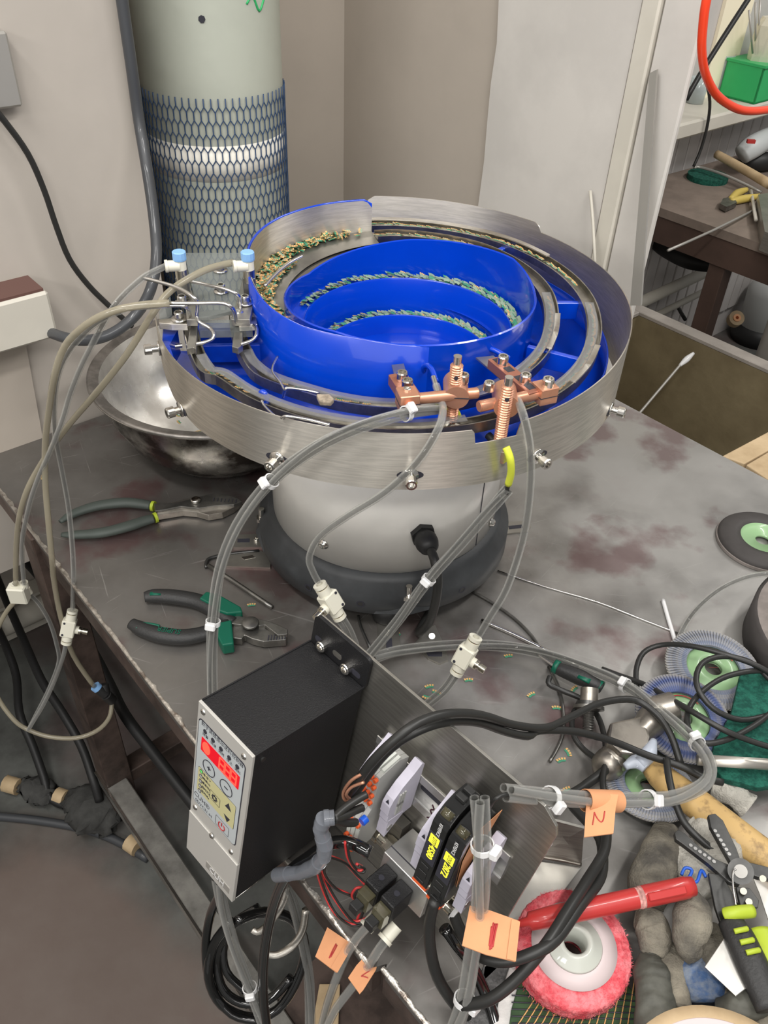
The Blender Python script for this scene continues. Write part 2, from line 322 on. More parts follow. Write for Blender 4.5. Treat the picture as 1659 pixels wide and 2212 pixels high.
def thing(name, label, cat, loc=(0, 0, 0), group=None, mx=None):
    e = bpy.data.objects.new(name, None); C.objects.link(e); e.empty_display_size = .02
    if mx: e.matrix_basis = mx
    else: e.location = loc
    return tag(e, label, cat, group)
def struct(o): o['kind'] = 'structure'; return o
def arc(c, r, a0, a1, n, z): return [Vector((c[0]+r*math.cos(math.radians(a0+(a1-a0)*i/n)), c[1]+r*math.sin(math.radians(a0+(a1-a0)*i/n)), z)) for i in range(n+1)]
def dup(root, mx=None, label=None):
    r = root.copy(); C.objects.link(r)
    def rec(a, b):
        for ch in list(a.children):
            c = ch.copy(); C.objects.link(c); c.parent = b; rec(ch, c)
    rec(root, r)
    if mx is not None: r.matrix_basis = mx
    if label: r['label'] = label
    return r
def frame(pos, xdir, zdir=(0, 0, 1)):
    z = Vector(zdir).normalized(); x = Vector(xdir); x = (x-z*x.dot(z)).normalized(); y = z.cross(x)
    return Matrix(((x.x, y.x, z.x, pos[0]), (x.y, y.y, z.y, pos[1]), (x.z, y.z, z.z, pos[2]), (0, 0, 0, 1)))
def text(body, size, m, parent, mx, name='lettering', ext=.0002, align='CENTER', shear=0., inv=False, xs=1.):
    cu = bpy.data.curves.new(name, 'FONT'); cu.body = body; cu.size = size; cu.extrude = ext; cu.align_x = align; cu.align_y = 'CENTER'; cu.shear = shear; cu.resolution_u = 3
    t = bpy.data.objects.new(name, cu); C.objects.link(t); dg = bpy.context.evaluated_depsgraph_get()
    me = bpy.data.meshes.new_from_object(t.evaluated_get(dg)); bpy.data.objects.remove(t)
    me.materials.clear(); me.materials.append(m)
    if xs != 1: me.transform(Matrix.Scale(xs, 4, (1, 0, 0)))
    o = bpy.data.objects.new(name, me); C.objects.link(o); o.parent = parent
    if inv: o.matrix_parent_inverse = wm(parent).inverted()
    o.matrix_basis = mx; return o
def capscrew(mb, p, ax, r=.0048, h=.008, m=None, wash=0):
    m = m or M['chrome']; p = Vector(p); ax = Vector(ax).normalized()
    if wash: mb.lathe([(0, 0), (wash, 0), (wash, .0015), (0, .0015)], m, p, ax, 20); p = p+ax*.0015
    mb.lathe([(0, 0), (r, 0), (r, h*.85), (r*.88, h), (r*.58, h), (r*.55, h*.45), (0, h*.45)], m, p, ax, 14, smooth=False)
def hexnut(mb, p, ax, r, h, m, hole=0):
    p = Vector(p); ax = Vector(ax).normalized(); mb.cyl(p, p+ax*h, r, m, 6, smooth=False)
def ztie(name, p, axis, r, label, head=(0, 0, 1)):
    t = thing(name, label, 'cable tie', p); ax = Vector(axis).normalized(); p = Vector(p); b = MB(); b.cyl(p-ax*.0026, p+ax*.0026, r+.0012, M['nylon'], 18, hole=r)
    b.build('strap', t); h = Vector(head); h = (h-ax*h.dot(ax)).normalized(); s = ax.cross(h); c = p+h*(r+.003)
    fm = Matrix(((s.x, ax.x, h.x, c.x), (s.y, ax.y, h.y, c.y), (s.z, ax.z, h.z, c.z), (0, 0, 0, 1)))
    b = MB(); b.box((-.0055, -.004, -.0032), (.0055, .004, .0035), M['nylon'], fm, bev=.0012); b.build('head', t); return t
def line(name, label, cat, pts, r, m, group=None, seg=8, res=4):
    mb = MB(); mb.sweep(pts, r, m, seg, res, cap=m is not M['clear'])
    if m is M['clear']: mb.sweep(pts, r*.58, M['bore'], seg, res, cap=False)
    return tag(mb.build(name), label, cat, group)
def offs(pts, dx, dz): return [Vector(p)+Vector((dx, dx*.3, dz)) for p in pts]
# ================================================================== SETTING
b = MB(); b.box((-3, -2, -.1), (4.5, 5, 0), M['floor']); struct(b.build('floor'))
def snbox(mb, s0, s1, n0, n1, z0, z1, m, bev=0):
    mx = Matrix(((TD.x, TN.x, 0, 0), (TD.y, TN.y, 0, 0), (0, 0, 1, 0), (0, 0, 0, 1))); return mb.box((s0, n0, z0), (s1, n1, z1), m, mx, bev)
b = MB(); snbox(b, -2.0, -1.27, -2.2, .60, .55, 3, M['plaster']); snbox(b, -2.0, -1.72, -2.2, .60, 0, .55, M['plaster']); struct(b.build('wall_left'))
SB, SC, NW = -1.60, -.757, 1.252
b = MB(); snbox(b, SB-.1, SB, .4, 1.5, 0, 3, M['plaster2']); struct(b.build('wall_back'))
b = MB(); b.prism([sn(a_, c_, 0) for a_, c_ in ((SB, NW), (SC, NW), (SC-.085, NW+.09), (SB, NW+.09))], (0, 0, 3), M['plaster2']); wr = struct(b.build('wall_right'))
b = MB(); edge = []
for i in range(46):
    z = 3*i/45; edge.append(sn(-1.148+random.uniform(-.004, .003), NW-.013, z))
b.prism([sn(-.86, NW-.013, 0)]+edge+[sn(-.86, NW-.013, 3)], TN*.0125, M['plaster3']); put(b.build('pale_board'), wr)
b = MB(); snbox(b, -.858, -.825, NW-.018, NW-.0005, 0, 3, M['creampaint'], .003); put(b.build('corner_strip'), wr)
b = MB(); snbox(b, -.823, SC+.004, NW-.012, NW-.0005, 0, 3, M['plaster3'], .003); put(b.build('corner_board'), wr)
b = MB(); snbox(b, -1.62, -1.52, 1.3, 5, 0, 3, M['wallfar']); wf = struct(b.build('wall_far'))
bd = None
for i in range(34):
    b = MB(); n0 = 1.9+i*.062; snbox(b, -1.522, -1.506, n0, n0+.056, .12, .955, M['wallfar'], .003); put(b.build('panel'), wf)
b = MB(); snbox(b, -1.52, -1.37, 1.3, 5, .955, 1.0, M['creampaint'], .006); struct(b.build('trim_1'))
b = MB(); snbox(b, -1.72, -1.66, -1.6, .60, 0, .11, M['creampaint'], .004); struct(b.build('baseboard_left'))
# things on / against the walls
def onA(u, v, off=0, s=-1.27): return PL(u, v, TD, s+off)
b = MB(); snbox(b, -1.268, -1.20, .05, .385, 1.0, 1.075, M['creampaint'], .004); t = thing('wall_trunking', 'cream trunking end with brown cap on the left wall', 'trunking', sn(-1.24, .3, 1.0)); put(b.build('trunking_body'), t)
b = MB(); snbox(b, -1.262, -1.205, .06, .38, 1.0751, 1.079, M['brown']); put(b.build('end_cap'), t)
b = MB(); p = onA(3, 135); snbox(b, -1.269, -1.245, .36, p.dot(TN)+.008, p.z-.05, p.z+.04, M['beige'], .003); tag(b.build('switch_box'), 'small grey switch box cut by the left edge of the photo', 'switch')
b = MB(); b.prism([onA(-30, 660, .012), onA(40, 655, .012), onA(95, 960, .012), onA(-30, 1000, .012)], TD*-.011, M['plaster2']); tag(b.build('slanted_board'), 'slanting plastered board below the cream trunking', 'board')
hp = [(258, -40), (272, 60), (285, 150), (300, 260), (315, 350), (330, 450), (338, 540), (330, 610), (305, 665), (262, 708), (210, 732), (150, 732), (80, 705), (30, 672), (-30, 625)]
line('air_hose', 'thick dark grey air hose hanging in a loop beside the netted cylinder', 'hose', [onA(u, v, .02+.10*(i > 3)*min(1, (i-3)/4)*(i < 12)) for i, (u, v) in enumerate(hp)], .0085, M['cable2'], seg=12)
line('power_cable', 'thin black cable sagging across the left wall', 'cable', [onA(u, v, .03) for u, v in ((-30, 215), (10, 262), (60, 332), (95, 410), (122, 490), (150, 560), (190, 615), (235, 660), (285, 705))], .0045, M['cable'])
# gas cylinder
gd = 1.625; q = ray(486, 500)*gd; gx, gy = q.x, q.y; GR = .122
t = thing('gas_cylinder', 'pale grey green gas cylinder in a blue protective net behind the table', 'gas cylinder', (gx, gy, 0))
b = MB(); b.lathe([(0, 0), (GR*.9, 0), (GR, .02), (GR, 1.62), (GR*.93, 1.72), (GR*.6, 1.80), (.03, 1.83), (0, 1.83)], M['gas'], (gx, gy, 0), seg=64); put(b.build('cylinder_shell'), t)
zc = lambda u, v: (O+ray(u, v)*((gy-GR*.95)/ray(u, v).y)).z
zb0, zb1 = zc(480, 392), zc(480, 316)
b = MB(); b.lathe([(GR+.0006, zb0), (GR+.0012, zb0), (GR+.0012, zb1), (GR+.0006, zb1)], M['band'], (gx, gy, 0), seg=64); put(b.build('label_band'), t)
b = MB(); ztop = zc(480, 222); NS = 132; dz = .021; pts = {}
nrow = int((ztop-.45)/dz)
for k in range(NS):
    P = []
    for j in range(nrow+1):
        sgn = 1 if (j % 2) else -1; a = 2*PI*(k+.5*0+.47*sgn*(1 if k % 2 else -1))/NS
        for e, off in ((-.3, 0), (.3, 0)):
            P.append((gx+(GR+.003)*math.cos(a), gy+(GR+.003)*math.sin(a), ztop-(j+e)*dz))
    if math.sin(2*PI*k/NS) < .35: b.sweep(P, .0011, M['net'], 4, 1)
put(b.build('protective_net', kind='stuff'), t)
b = MB(); p = onA(505, 45)
for u, v, r in ((505, 43, .006), (510, 40, .004)):
    q = ray(u, v); 
b.cyl(Vector((gx+.018, gy-GR-.0002, zc(505, 43)+.0)), Vector((gx+.018, gy-GR+.003, zc(505, 43))), .0055, M['ink'], 7); put(b.build('paint_chip'), t)
line('green_mark', 'green paint mark near the top of the cylinder', 'paint mark', [Vector((gx+(GR+.0005)*math.sin(.75+.1*i), gy-(GR+.0005)*math.cos(.75+.1*i), zc(590, 18)+.012*math.sin(2.2*i))) for i in range(4)], .0018, M['crate'])
# leaning bars by the pillar
def onP(u, v, off=.01): return PL(u, v, TN, NW-.013-off)
b = MB(); b.prism([onP(1403, 158, .012), onP(1419, 150, .012), onP(1384, 660, .05), onP(1361, 660, .05)], TN*.004, M['beige']); tag(b.build('flat_bar'), 'grey flat steel bar leaning on the white corner', 'metal bar')
line('steel_rod', 'short pale rod standing against the white wall behind the bowl', 'rod', [onP(1275, 412, .01), onP(1281, 480, .02), onP(1287, 600, .03)], .0028, M['creampaint'], res=2)
# ------------------------------------------------------------------ work table
def topslab(mb, s0, s1, n0, n1, z0, z1, m): snbox(mb, s0, s1, n0, n1, z0, z1, m)
t = thing('steel_table', 'heavy scratched steel work table carrying the bowl feeder and tools', 'table', sn(-.5, .7, 0))
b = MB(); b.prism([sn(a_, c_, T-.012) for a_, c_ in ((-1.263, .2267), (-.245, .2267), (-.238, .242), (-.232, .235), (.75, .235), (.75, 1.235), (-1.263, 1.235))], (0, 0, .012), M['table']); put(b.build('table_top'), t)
def ragged(s0, s1, n0, k):
    b = MB(); N = 150; P = []
    for i in range(N+1):
        s = s0+(s1-s0)*i/N; wd = .0025+.0025*abs(random.gauss(0, .6)); P.append((s, wd))
    vs = [sn(s, n0-.0008, T-.003) for s, _ in P]+[sn(s, n0-.0008, T+.0012) for s, _ in P]+[sn(s, n0+wd, T+.0006) for s, wd in P]; n = N+1
    fs = [[i, i+1, n+i+1, n+i] for i in range(N)]+[[n+i, n+i+1, 2*n+i+1, 2*n+i] for i in range(N)]
    b.faces(vs, fs, M['wornedge'], True); put(b.build('worn_edge'), t)
ragged(-1.263, -.245, .2267, 0); ragged(-.238, .75, .2350, 1)
b = MB(); snbox(b, -1.263, -.245, .231, .243, T-.062, T-.012, M['darksteel']); snbox(b, -.238, .75, .239, .251, T-.062, T-.0125, M['darksteel'])
put(b.build('side_rail'), t)
b = MB(); snbox(b, -1.26, -.1, 1.21, 1.222, T-.062, T-.012, M['darksteel']); put(b.build('side_rail'), t)
b = MB(); snbox(b, -1.255, -1.243, .243, 1.21, T-.062, T-.012, M['darksteel']); put(b.build('end_rail'), t)
for (s, n) in ((-1.085, .222), (-1.085, 1.17), (.62, .23), (.62, 1.17)):
    b = MB(); snbox(b, s, s+.052, n, n+.052, 0, T-.012, M['darksteel'], .002); put(b.build('leg'), t)
b = MB(); snbox(b, -1.083, .62, .219, .262, .085, .13, M['beam'], .002); snbox(b, -1.083, .62, .2170, .2215, .126, .1318, M['chrome']); put(b.build('stretcher'), t)
b = MB(); snbox(b, -1.08, -1.04, .262, 1.17, .095, .13, M['darksteel'], .002); put(b.build('stretcher'), t)
b = MB(); snbox(b, .63, .66, .262, 1.17, .095, .13, M['darksteel'], .002); put(b.build('stretcher'), t)
b = MB(); snbox(b, -.52, .3, .262, 1.1, .10, .112, M['darksteel']); put(b.build('lower_shelf'), t)
# ------------------------------------------------------------------ bin, timber, post right of the table
t = thing('scrap_bin', 'brown grey open bin standing right of the table', 'bin', sn(-.7, 1.7, 0))
b = MB(); z1 = .62
for (a, c, e, f) in ((-1.15, .1, 1.90, 1.915), (-1.15, -1.135, 1.39, 1.90), (-1.15, .1, 1.375, 1.39), (.085, .1, 1.39, 1.90)): snbox(b, a, c, e, f, .03, z1, M['bin'])
snbox(b, -1.15, .1, 1.375, 1.915, .02, .03, M['bin']); put(b.build('bin_body'), t)
b = MB()
for (a, c, e, f) in ((-1.17, .12, 1.90, 1.94), (-1.17, -1.13, 1.36, 1.90), (-1.13, .12, 1.36, 1.39)): snbox(b, a, c, e, f, z1, z1+.012, M['binrim'], .002)
put(b.build('bin_rim'), t)
t = thing('chalk_stick', 'thin grey rod with a white tip leaning in the brown bin', 'rod', Z(1385, 890, .55))
b = MB(); A = Z(1375, 900, .52); B_ = Z(1468, 790, .60); B2 = Z(1498, 763, .62); b.cyl(A, B_, .0035, M['beige'], 8); put(b.build('rod'), t)
b = MB(); b.sweep([B_, B_.lerp(B2, .5), B2], [.004, .008, .004], M['nylon'], 10); put(b.build('white_tip'), t)
for i, (pp, lab) in enumerate((([(1560, 985), (1664, 930), (1700, 950), (1608, 1002)], 'pale timber board lying between table and bin, farther one'), ([(1612, 1004), (1700, 952), (1760, 1000), (1680, 1050)], 'pale timber board lying between table and bin, nearer one'))):
    b = MB(); b.prism([Z(u, v, .74) for u, v in pp], (0, 0, -.03), M['paleWood']); tag(b.build('timber_board', bev=.002), lab, 'timber')
t0 = Z(1655, 720, .62)
b = MB(); b.cyl((t0.x+.045, t0.y-.05, 0), (t0.x+.045, t0.y-.05, 1.06), .07, M['beige'], 28); b.cyl((t0.x+.045, t0.y-.05, 1.06), (t0.x+.045, t0.y-.05, 1.075), .074, M['beige'], 28); tag(b.build('steel_post'), 'thick grey steel post at the right edge beyond the bin', 'post')
# ------------------------------------------------------------------ far bench
t = thing('side_bench', 'brown work bench against the far wall with tools on top', 'bench', sn(-.9, 2.4, 0))
b = MB(); b.prism([sn(s, n, .776) for s, n in ((-1.325, 2.185), (-.3, 2.185), (-.3, 2.85), (-1.47, 2.85), (-1.485, 2.449))], (0, 0, .024), M['bench']); put(b.build('bench_top'), t)
b = MB(); snbox(b, -1.325, -.3, 2.19, 2.215, .70, .776, M['benchside']); put(b.build('front_rail'), t)
b = MB(); b.prism([sn(-1.325, 2.19, .70), sn(-1.48, 2.449, .70), sn(-1.46, 2.455, .70), sn(-1.305, 2.2, .70)], (0, 0, .076), M['benchside']); put(b.build('end_rail'), t)
for s in (-1.13, -.4):
    for n in (2.2, 2.75):
        b = MB(); snbox(b, s, s+.05, n, n+.05, 0, .776, M['benchside'], .002); put(b.build('leg'), t)
BZ = .80
def disc(name, label, cat, u, v, z, r, h, m, seg=40, grp=None, jag=None):
    p = Z(u, v, z); b = MB(); b.lathe([(0, 0), (r, 0), (r, h), (0, h)], m, p, seg=seg, smooth=False, jag=jag); return tag(b.build(name), label, cat, grp)
disc('scouring_disc', 'round green scouring disc on the brown bench', 'scouring pad', 1527, 388, BZ, .062, .016, M['scour'])
line('tool_handle', 'wooden hammer handle lying across the brown bench', 'handle', [Z(1548, 333, .86), Z(1600, 362, .85), Z(1662, 398, .84)], [.013, .014, .015], M['paleWood'])
line('hooked_rod', 'bent grey rod lying over the green disc on the bench', 'rod', [Z(1500, 362, .83), Z(1515, 362, .83), Z(1570, 380, .83), Z(1645, 415, .815)], .0045, M['beige'])
line('thin_rod', 'long thin rod sticking out from the brown bench over its edge', 'rod', [Z(1443, 541, .85), Z(1540, 498, .83), Z(1632, 452, .81)], .0035, M['beige'], res=2)
line('paint_stick', 'short cream stick beside the yellow pliers on the bench', 'stick', [Z(1622, 412, .815), Z(1633, 475, .82)], .005, M['creampaint'], res=2)
t = thing('yellow_pliers', 'pliers with yellow grips on the brown bench', 'pliers', Z(1600, 430, BZ))
for P in ([(1578, 432), (1592, 418), (1612, 410)], [(1578, 436), (1605, 430), (1640, 424)]): b = MB(); b.sweep([Z(u, v, .812) for u, v in P], [.010, .012, .008], M['lime'] if 0 else mat('yellow_grip', (.55, .42, .10), .5), 8); put(b.build('handle'), t)
b = MB(); b.prism([Z(u, v, .818) for u, v in ((1556, 440), (1562, 428), (1585, 425), (1592, 437), (1570, 447))], (0, 0, -.014), M['toolsteel']); put(b.build('jaws'), t)
t = thing('angle_grinder', 'grey angle grinder with red switch on the brown bench', 'grinder', Z(1630, 350, BZ))
b = MB(); b.sweep([Z(1602, 335, .86), Z(1625, 318, .88), Z(1660, 300, .89), Z(1700, 290, .88)], [.03, .036, .034, .03], M['graypl2'], 12); put(b.build('body'), t)
b = MB(); b.sweep([Z(1598, 345, .83), Z(1640, 350, .83), Z(1680, 345, .83)], [.02, .03, .025], M['rubber'], 10); put(b.build('gear_case'), t)
b = MB(); b.box((-.012, -.006, -.004), (.012, .006, .006), M['red'], Matrix.Translation(Z(1622, 306, .918))); put(b.build('switch'), t)
b = MB(); b.prism([Z(u, v, .84) for u, v in ((1638, 420), (1700, 410), (1700, 520), (1652, 500))], (0, 0, -.05), M['ssflat']); tag(b.build('steel_box'), 'folded steel box at the right edge of the bench', 'metal box')
# on the sill
for (u, v, r, h, lab) in ((1500, 222, .026, .07, 'small clear jar of dark washers on the sill, nearer one'), (1543, 200, .034, .11, 'larger clear jar half full of dark washers on the sill')):
    p = Z(u, v, 1.0); p = p+TD*.0; t = thing('storage_jar', lab, 'jar', p)
    b = MB(); b.lathe([(0, .001), (r, .001), (r*1.05, h), (r*1.0, h), (r*.95, .004), (0, .004)], M['jar'], p, seg=28); put(b.build('jar_body'), t)
    b = MB(); b.lathe([(0, .005), (r*.93, .005), (r*.95, h*.6), (0, h*.6)], M['jarfill'], p, seg=24); put(b.build('washers', kind='stuff'), t)
for k, (u, v, lab) in enumerate(((1582, 208, 'green plastic crate on the sill, left one with a plastic bag'), (1662, 196, 'green plastic crate on the sill, right one with thin rods'))):
    p = Z(u, v, 1.0); n0 = p.dot(TN)-.035; s0 = -1.50; t = thing('green_crate', lab, 'crate', sn(-1.43, n0+.08, 1.0), 'green crates on the sill')
    b = MB()
    for (a, c, e, f) in ((s0, -1.375, n0, n0+.005), (s0, -1.375, n0+.155, n0+.16), (s0, s0+.005, n0, n0+.16), (-1.38, -1.375, n0, n0+.16)): snbox(b, a, c, e, f, 1.001, 1.10, M['crate'])
    snbox(b, s0, -1.375, n0, n0+.16, 1.001, 1.006, M['crate']); put(b.build('crate_body'), t)
    b = MB(); snbox(b, s0-.003, -1.370, n0-.003, n0+.163, 1.10, 1.107, M['crate']); b2 = b
    put(b.build('crate_lid_rim'), t)
p = Z(1582, 208, 1.0); n0 = p.dot(TN)-.02; b = MB(); bp = sn(-1.43, n0+.06, 1.10); b.lathe([(0, 0), (.045, 0), (.05, .05), (.042, .10), (.03, .12), (0, .115)], M['bag'], bp, seg=12, smooth=False, jag=.12); tag(b.build('plastic_bag'), 'crumpled clear plastic bag on the left green crate', 'bag')
for k, (u0, v0, u1, v1) in enumerate(((1626, 115, 1618, 22), (1632, 118, 1632, 5), (1637, 118, 1642, 0), (1646, 118, 1668, 60))):
    line('welding_rod', ('thin grey rod in the right green crate, leftmost', 'thin grey rod in the right green crate, second from the left', 'thin grey rod in the right green crate, third from the left', 'thin grey rod in the right green crate, slanting right')[k], 'rod', [PL(u0, v0, TD, -1.44), PL(u1, v1, TD, -1.46)], .003, M['beige'], 'rods in the right green crate', res=1)
b = MB(); snbox(b, -1.5195, -1.508, PL(1550, 100, TD, -1.5).dot(TN), PL(1608, 100, TD, -1.5).dot(TN), 1.0, 2.6, M['creamboard']); tag(b.build('upright_board'), 'cream upright board against the far wall above the sill', 'board')
line('red_hose', 'bright red orange hose hanging in a loop at top right', 'hose', [PL(u, v, TD, -.70) for u, v in ((1545, -60), (1526, 0), (1518, 60), (1516, 110), (1524, 160), (1548, 205), (1588, 233), (1625, 240), (1675, 235))], .0062, M['orangehose'], seg=12)
line('black_bar', 'black diagonal cable crossing behind the red hose', 'cable', [PL(u, v, TD, -.95) for u, v in ((1655, -60), (1612, 5), (1560, 85), (1510, 165), (1482, 215))], .0052, M['cable'], res=2)
line('hanging_cable', 'black cable running from the sill down to the bench', 'cable', [PL(u, v, TD, -1.36) for u, v in ((1512, 130), (1532, 205), (1530, 260), (1515, 320), (1498, 360))], .0045, M['cable'])
# below the bench
t = thing('grey_bucket', 'grey metal canister on a black base under the bench', 'canister', Z(1540, 690, 0))
p = Z(1535, 690, 0)+TD*.22; b = MB(); b.lathe([(0, .06), (.085, .06), (.09, .07), (.095, .21), (.08, .25), (.05, .262), (0, .262)], M['pot'], p, seg=36); put(b.build('canister_body'), t)
b = MB(); b.lathe([(0, 0), (.105, 0), (.11, .03), (.09, .07), (0, .07)], M['rubber'], p, seg=36); put(b.build('canister_base'), t)
b = MB(); b.box((-.008, -.006, 0), (.008, .006, .08), M['rubber'], Matrix.Translation(p+Vector((0, -.1, .10)))); put(b.build('handle'), t)
line('corrugated_hose', 'crumpled black hose hanging under the bench top', 'hose', [Z(u, v, .55) for u, v in ((1395, 505), (1412, 520), (1440, 545), (1490, 565), (1545, 572), (1580, 560))], [.012, .022, .02, .026, .024, .016], M['rubber'], seg=9)
line('heating_pipe', 'pale pipe along the far wall foot under the bench, upper one', 'pipe', [PL(u, v, TD, -1.42) for u, v in ((1380, 655), (1520, 590))], .02, M['creampaint'], res=1)
line('heating_pipe', 'pale pipe along the far wall foot under the bench, lower one', 'pipe', [PL(u, v, TD, -1.42) for u, v in ((1380, 700), (1520, 630))], .012, M['creampaint'], res=1)
for i, P in enumerate((((1400, 530), (1395, 580), (1382, 640)), ((1445, 510), (1450, 580), (1460, 650), (1480, 690)))): line('floor_cable', ('black cable hanging beside the white corner below bench height', 'black cable hanging down behind the canister')[i], 'cable', [Z(u, v, .25) for u, v in P], .007, M['cable'])
p = Z(1585, 692, .25); b = MB(); b.cyl(p, p+Vector((0, -.02, .02)), .028, M['paleWood'], 20, hole=.014); b.cyl(p, p+Vector((0, -.022, .022)), .014, M['orange2'], 16, hole=.006); tag(b.build('tape_roll'), 'small cream and orange roll under the bench by the leg', 'tape roll')
# ================================================================== VIBRATORY BOWL FEEDER
FEED = thing('bowl_feeder', 'blue and stainless vibratory bowl feeder standing on the steel table', 'feeder', (0, .94, T))
def fpart(mb, name, kind=None, **k): return mb.build(name, FEED, kind=kind, **k)
# feet with foot plates
for i, (a, u, v) in enumerate(((-86, 905, 1335), (-175, 0, 0), (35, 0, 0), (-130, 0, 0))):
    if i == 3: continue
    a = math.radians(a); c = Vector((.155*math.cos(a), .94+.155*math.sin(a), 0)); b = MB()
    b.lathe([(0, T+.001), (.02, T+.001), (.022, T+.008), (.018, T+.026), (.0, T+.026)], M['rubber'], c, seg=24); f = fpart(b, 'rubber_foot')
    b = MB(); dx, dy = math.cos(a), math.sin(a); mx = frame((c.x+dx*.02, c.y+dy*.02, T), (dx, dy, 0))
    b.box((-.03, -.014, 0), (.045, .014, .003), M['ssflat'], mx); b.box((.022, -.004, .003), (.04, .004, .0035), M['ink'], mx); capscrew(b, mx @ Vector((.012, 0, .003)), (0, 0, 1), .004, .004); put(b.build('foot_plate'), f)
b = MB(); R0 = .180; z0 = T+.026; prof = [(0, z0), (R0-.004, z0), (R0, z0+.004), (R0, z0+.034), (R0-.012, z0+.048), (.165, z0+.056), (.12, z0+.056)]
b.lathe(prof, M['darkbase'], (0, .94, 0), seg=72); fpart(b, 'base_casting')
for a in (-78, -170, 40):   # triangular facets over each foot
    ca, sa = math.cos(math.radians(a)), math.sin(math.radians(a)); ta = Vector((-sa, ca, 0)); c = Vector((0, .94, 0)); ra = Vector((ca, sa, 0)); b = MB()
    zt = z0+.05; P = [c+ra*.158+Vector((0, 0, zt+.006)), c+ra*.176-ta*.045+Vector((0, 0, z0+.006)), c+ra*.176+ta*.045+Vector((0, 0, z0+.006)), c+ra*.1865+Vector((0, 0, z0+.008))]
    b.faces(P, [(0, 1, 3), (0, 3, 2), (1, 2, 3), (0, 2, 1)], M['darkbase']); f = fpart(b, 'foot_boss')
    b = MB(); p = c+ra*.176+Vector((0, 0, z0+.026)); b.cyl(p, p+Vector((0, 0, .024)), .0042, M['chrome'], 10); hexnut(b, p+Vector((0, 0, .003)), (0, 0, 1), .0085, .006, M['chrome']); put(b.build('stud'), f)
for a in (-122, -53, -98):
    ca, sa = math.cos(math.radians(a)), math.sin(math.radians(a)); p = Vector((ca*R0, .94+sa*R0, z0+.02)); b = MB(); b.cyl(p-Vector((ca, sa, 0))*.002, p+Vector((ca, sa, 0))*.0006, .0055, M['ink'], 16, hole=.0035); b.cyl(p-Vector((ca, sa, 0))*.002, p+Vector((ca, sa, 0))*.0003, .0035, M['toolsteel2'], 12); fpart(b, 'threaded_hole')
b = MB(); b.lathe([(.157, .884), (.1585, .884), (.1585, 1.08), (0, 1.08)], M['white'], (0, .94, 0), seg=80); hs = fpart(b, 'housing')
for u, v in ((699, 1175), (1060, 1128)):
    q = ray(u, v); A = q.x**2+q.y**2; B = -2*q.y*.94; Cc = .94**2-.1585**2; tt = (-B-math.sqrt(max(0, B*B-4*A*Cc)))/2/A; p = O+q*tt; nrm = Vector((p.x, p.y-.94, 0)).normalized()
    b = MB(); b.lathe([(0, 0), (.0072, 0), (.0072, .0014), (.0055, .0016), (.005, .0048), (.003, .006), (.0018, .0045), (0, .0045)], M['chrome'], p, nrm, 18); put(b.build('screw'), hs)
# housing seam + cable gland
a = math.radians(-38); b = MB(); b.box((-.0006, -.0006, .885), (.0006, .0004, 1.09), M['ink'], Matrix.Translation((.1585*math.cos(a), .94+.1585*math.sin(a), 0)) @ Matrix.Rotation(a+PI/2, 4, 'Z')); put(b.build('seam'), hs)
q = ray(912, 1152); A = q.x**2+q.y**2; B = -2*q.y*.94; Cc = .94**2-.1585**2; GP = O+q*((-B-math.sqrt(B*B-4*A*Cc))/2/A); gn = Vector((GP.x, GP.y-.94, 0)).normalized()
b = MB(); b.cyl(GP, GP+gn*.007, .0165, M['rubber'], 6, smooth=False); b.cyl(GP+gn*.007, GP+gn*.012, .013, M['rubber'], 20); b.lathe([(.0145, .012), (.0145, .020), (.012, .028), (.0075, .033), (0, .033)], M['rubber'], GP, gn, 20); gl = put(b.build('cable_gland'), hs)
gp = GP+gn*.03
line('feeder_cable', 'short black cable leaving the gland on the white housing', 'cable', [gp-gn*.006, gp+gn*.018+Vector((0, 0, -.002)), gp+gn*.035+Vector((0, 0, -.022)), gp+gn*.036+Vector((-.001, 0, -.06)), gp+gn*.03+Vector((-.004, 0, -.10)), gp+gn*.01+Vector((-.008, 0, -.139)), gp+Vector((.02, .05, -.139))], .0058, M['cable'], seg=12)
# outer ring of stainless sheet, z profile by angle
def lerp(x, P):
    for (a, b_), (c, d) in zip(P, P[1:]):
        if x <= c: return b_+(d-b_)*max(0, min(1, (x-a)/(c-a)))
    return P[-1][1]
RT_ = [(-172, 1.190), (-165, 1.188), (-160, 1.184), (-140, 1.182), (-60, 1.182), (-30, 1.192), (-5, 1.199), (45, 1.202), (45.4, 1.208), (47, 1.213), (97, 1.214), (99, 1.208)]
RB_ = [(-172, 1.165), (-160, 1.142), (-150, 1.125), (-138, 1.117), (-60, 1.114), (0, 1.112), (99, 1.112)]
b = MB(); vs = []; fs = []; N = 542; k = 0
angs = [-166+(99+166)*i/N for i in range(N+1)]
for a in angs:
    zt = lerp(a, RT_); zb = lerp(a, RB_)
    if -72.2 < a < -62.6: zt = 1.1655
    elif a < -71.5 and a >= -72.8: zt = 1.179
    elif -62.6 <= a < -62: zt = 1.178
    ca, sa = math.cos(math.radians(a)), math.sin(math.radians(a))
    for r, z in ((.2795, zb), (.2795, zt), (.2782, zt), (.2782, zb)): vs.append((r*ca, .94+r*sa, z))
for i in range(N):
    for q in range(4): fs.append([i*4+q, (i+1)*4+q, (i+1)*4+(q+1) % 4, i*4+(q+1) % 4])
fs += [[0, 1, 2, 3], [N*4+3, N*4+2, N*4+1, N*4]]
b.faces(vs, fs, M['ss'], False); ring = fpart(b, 'outer_ring')
for p_ in ring.data.polygons: p_.use_smooth = True
md = ring.modifiers.new('edge', 'EDGE_SPLIT'); md.split_angle = math.radians(30)
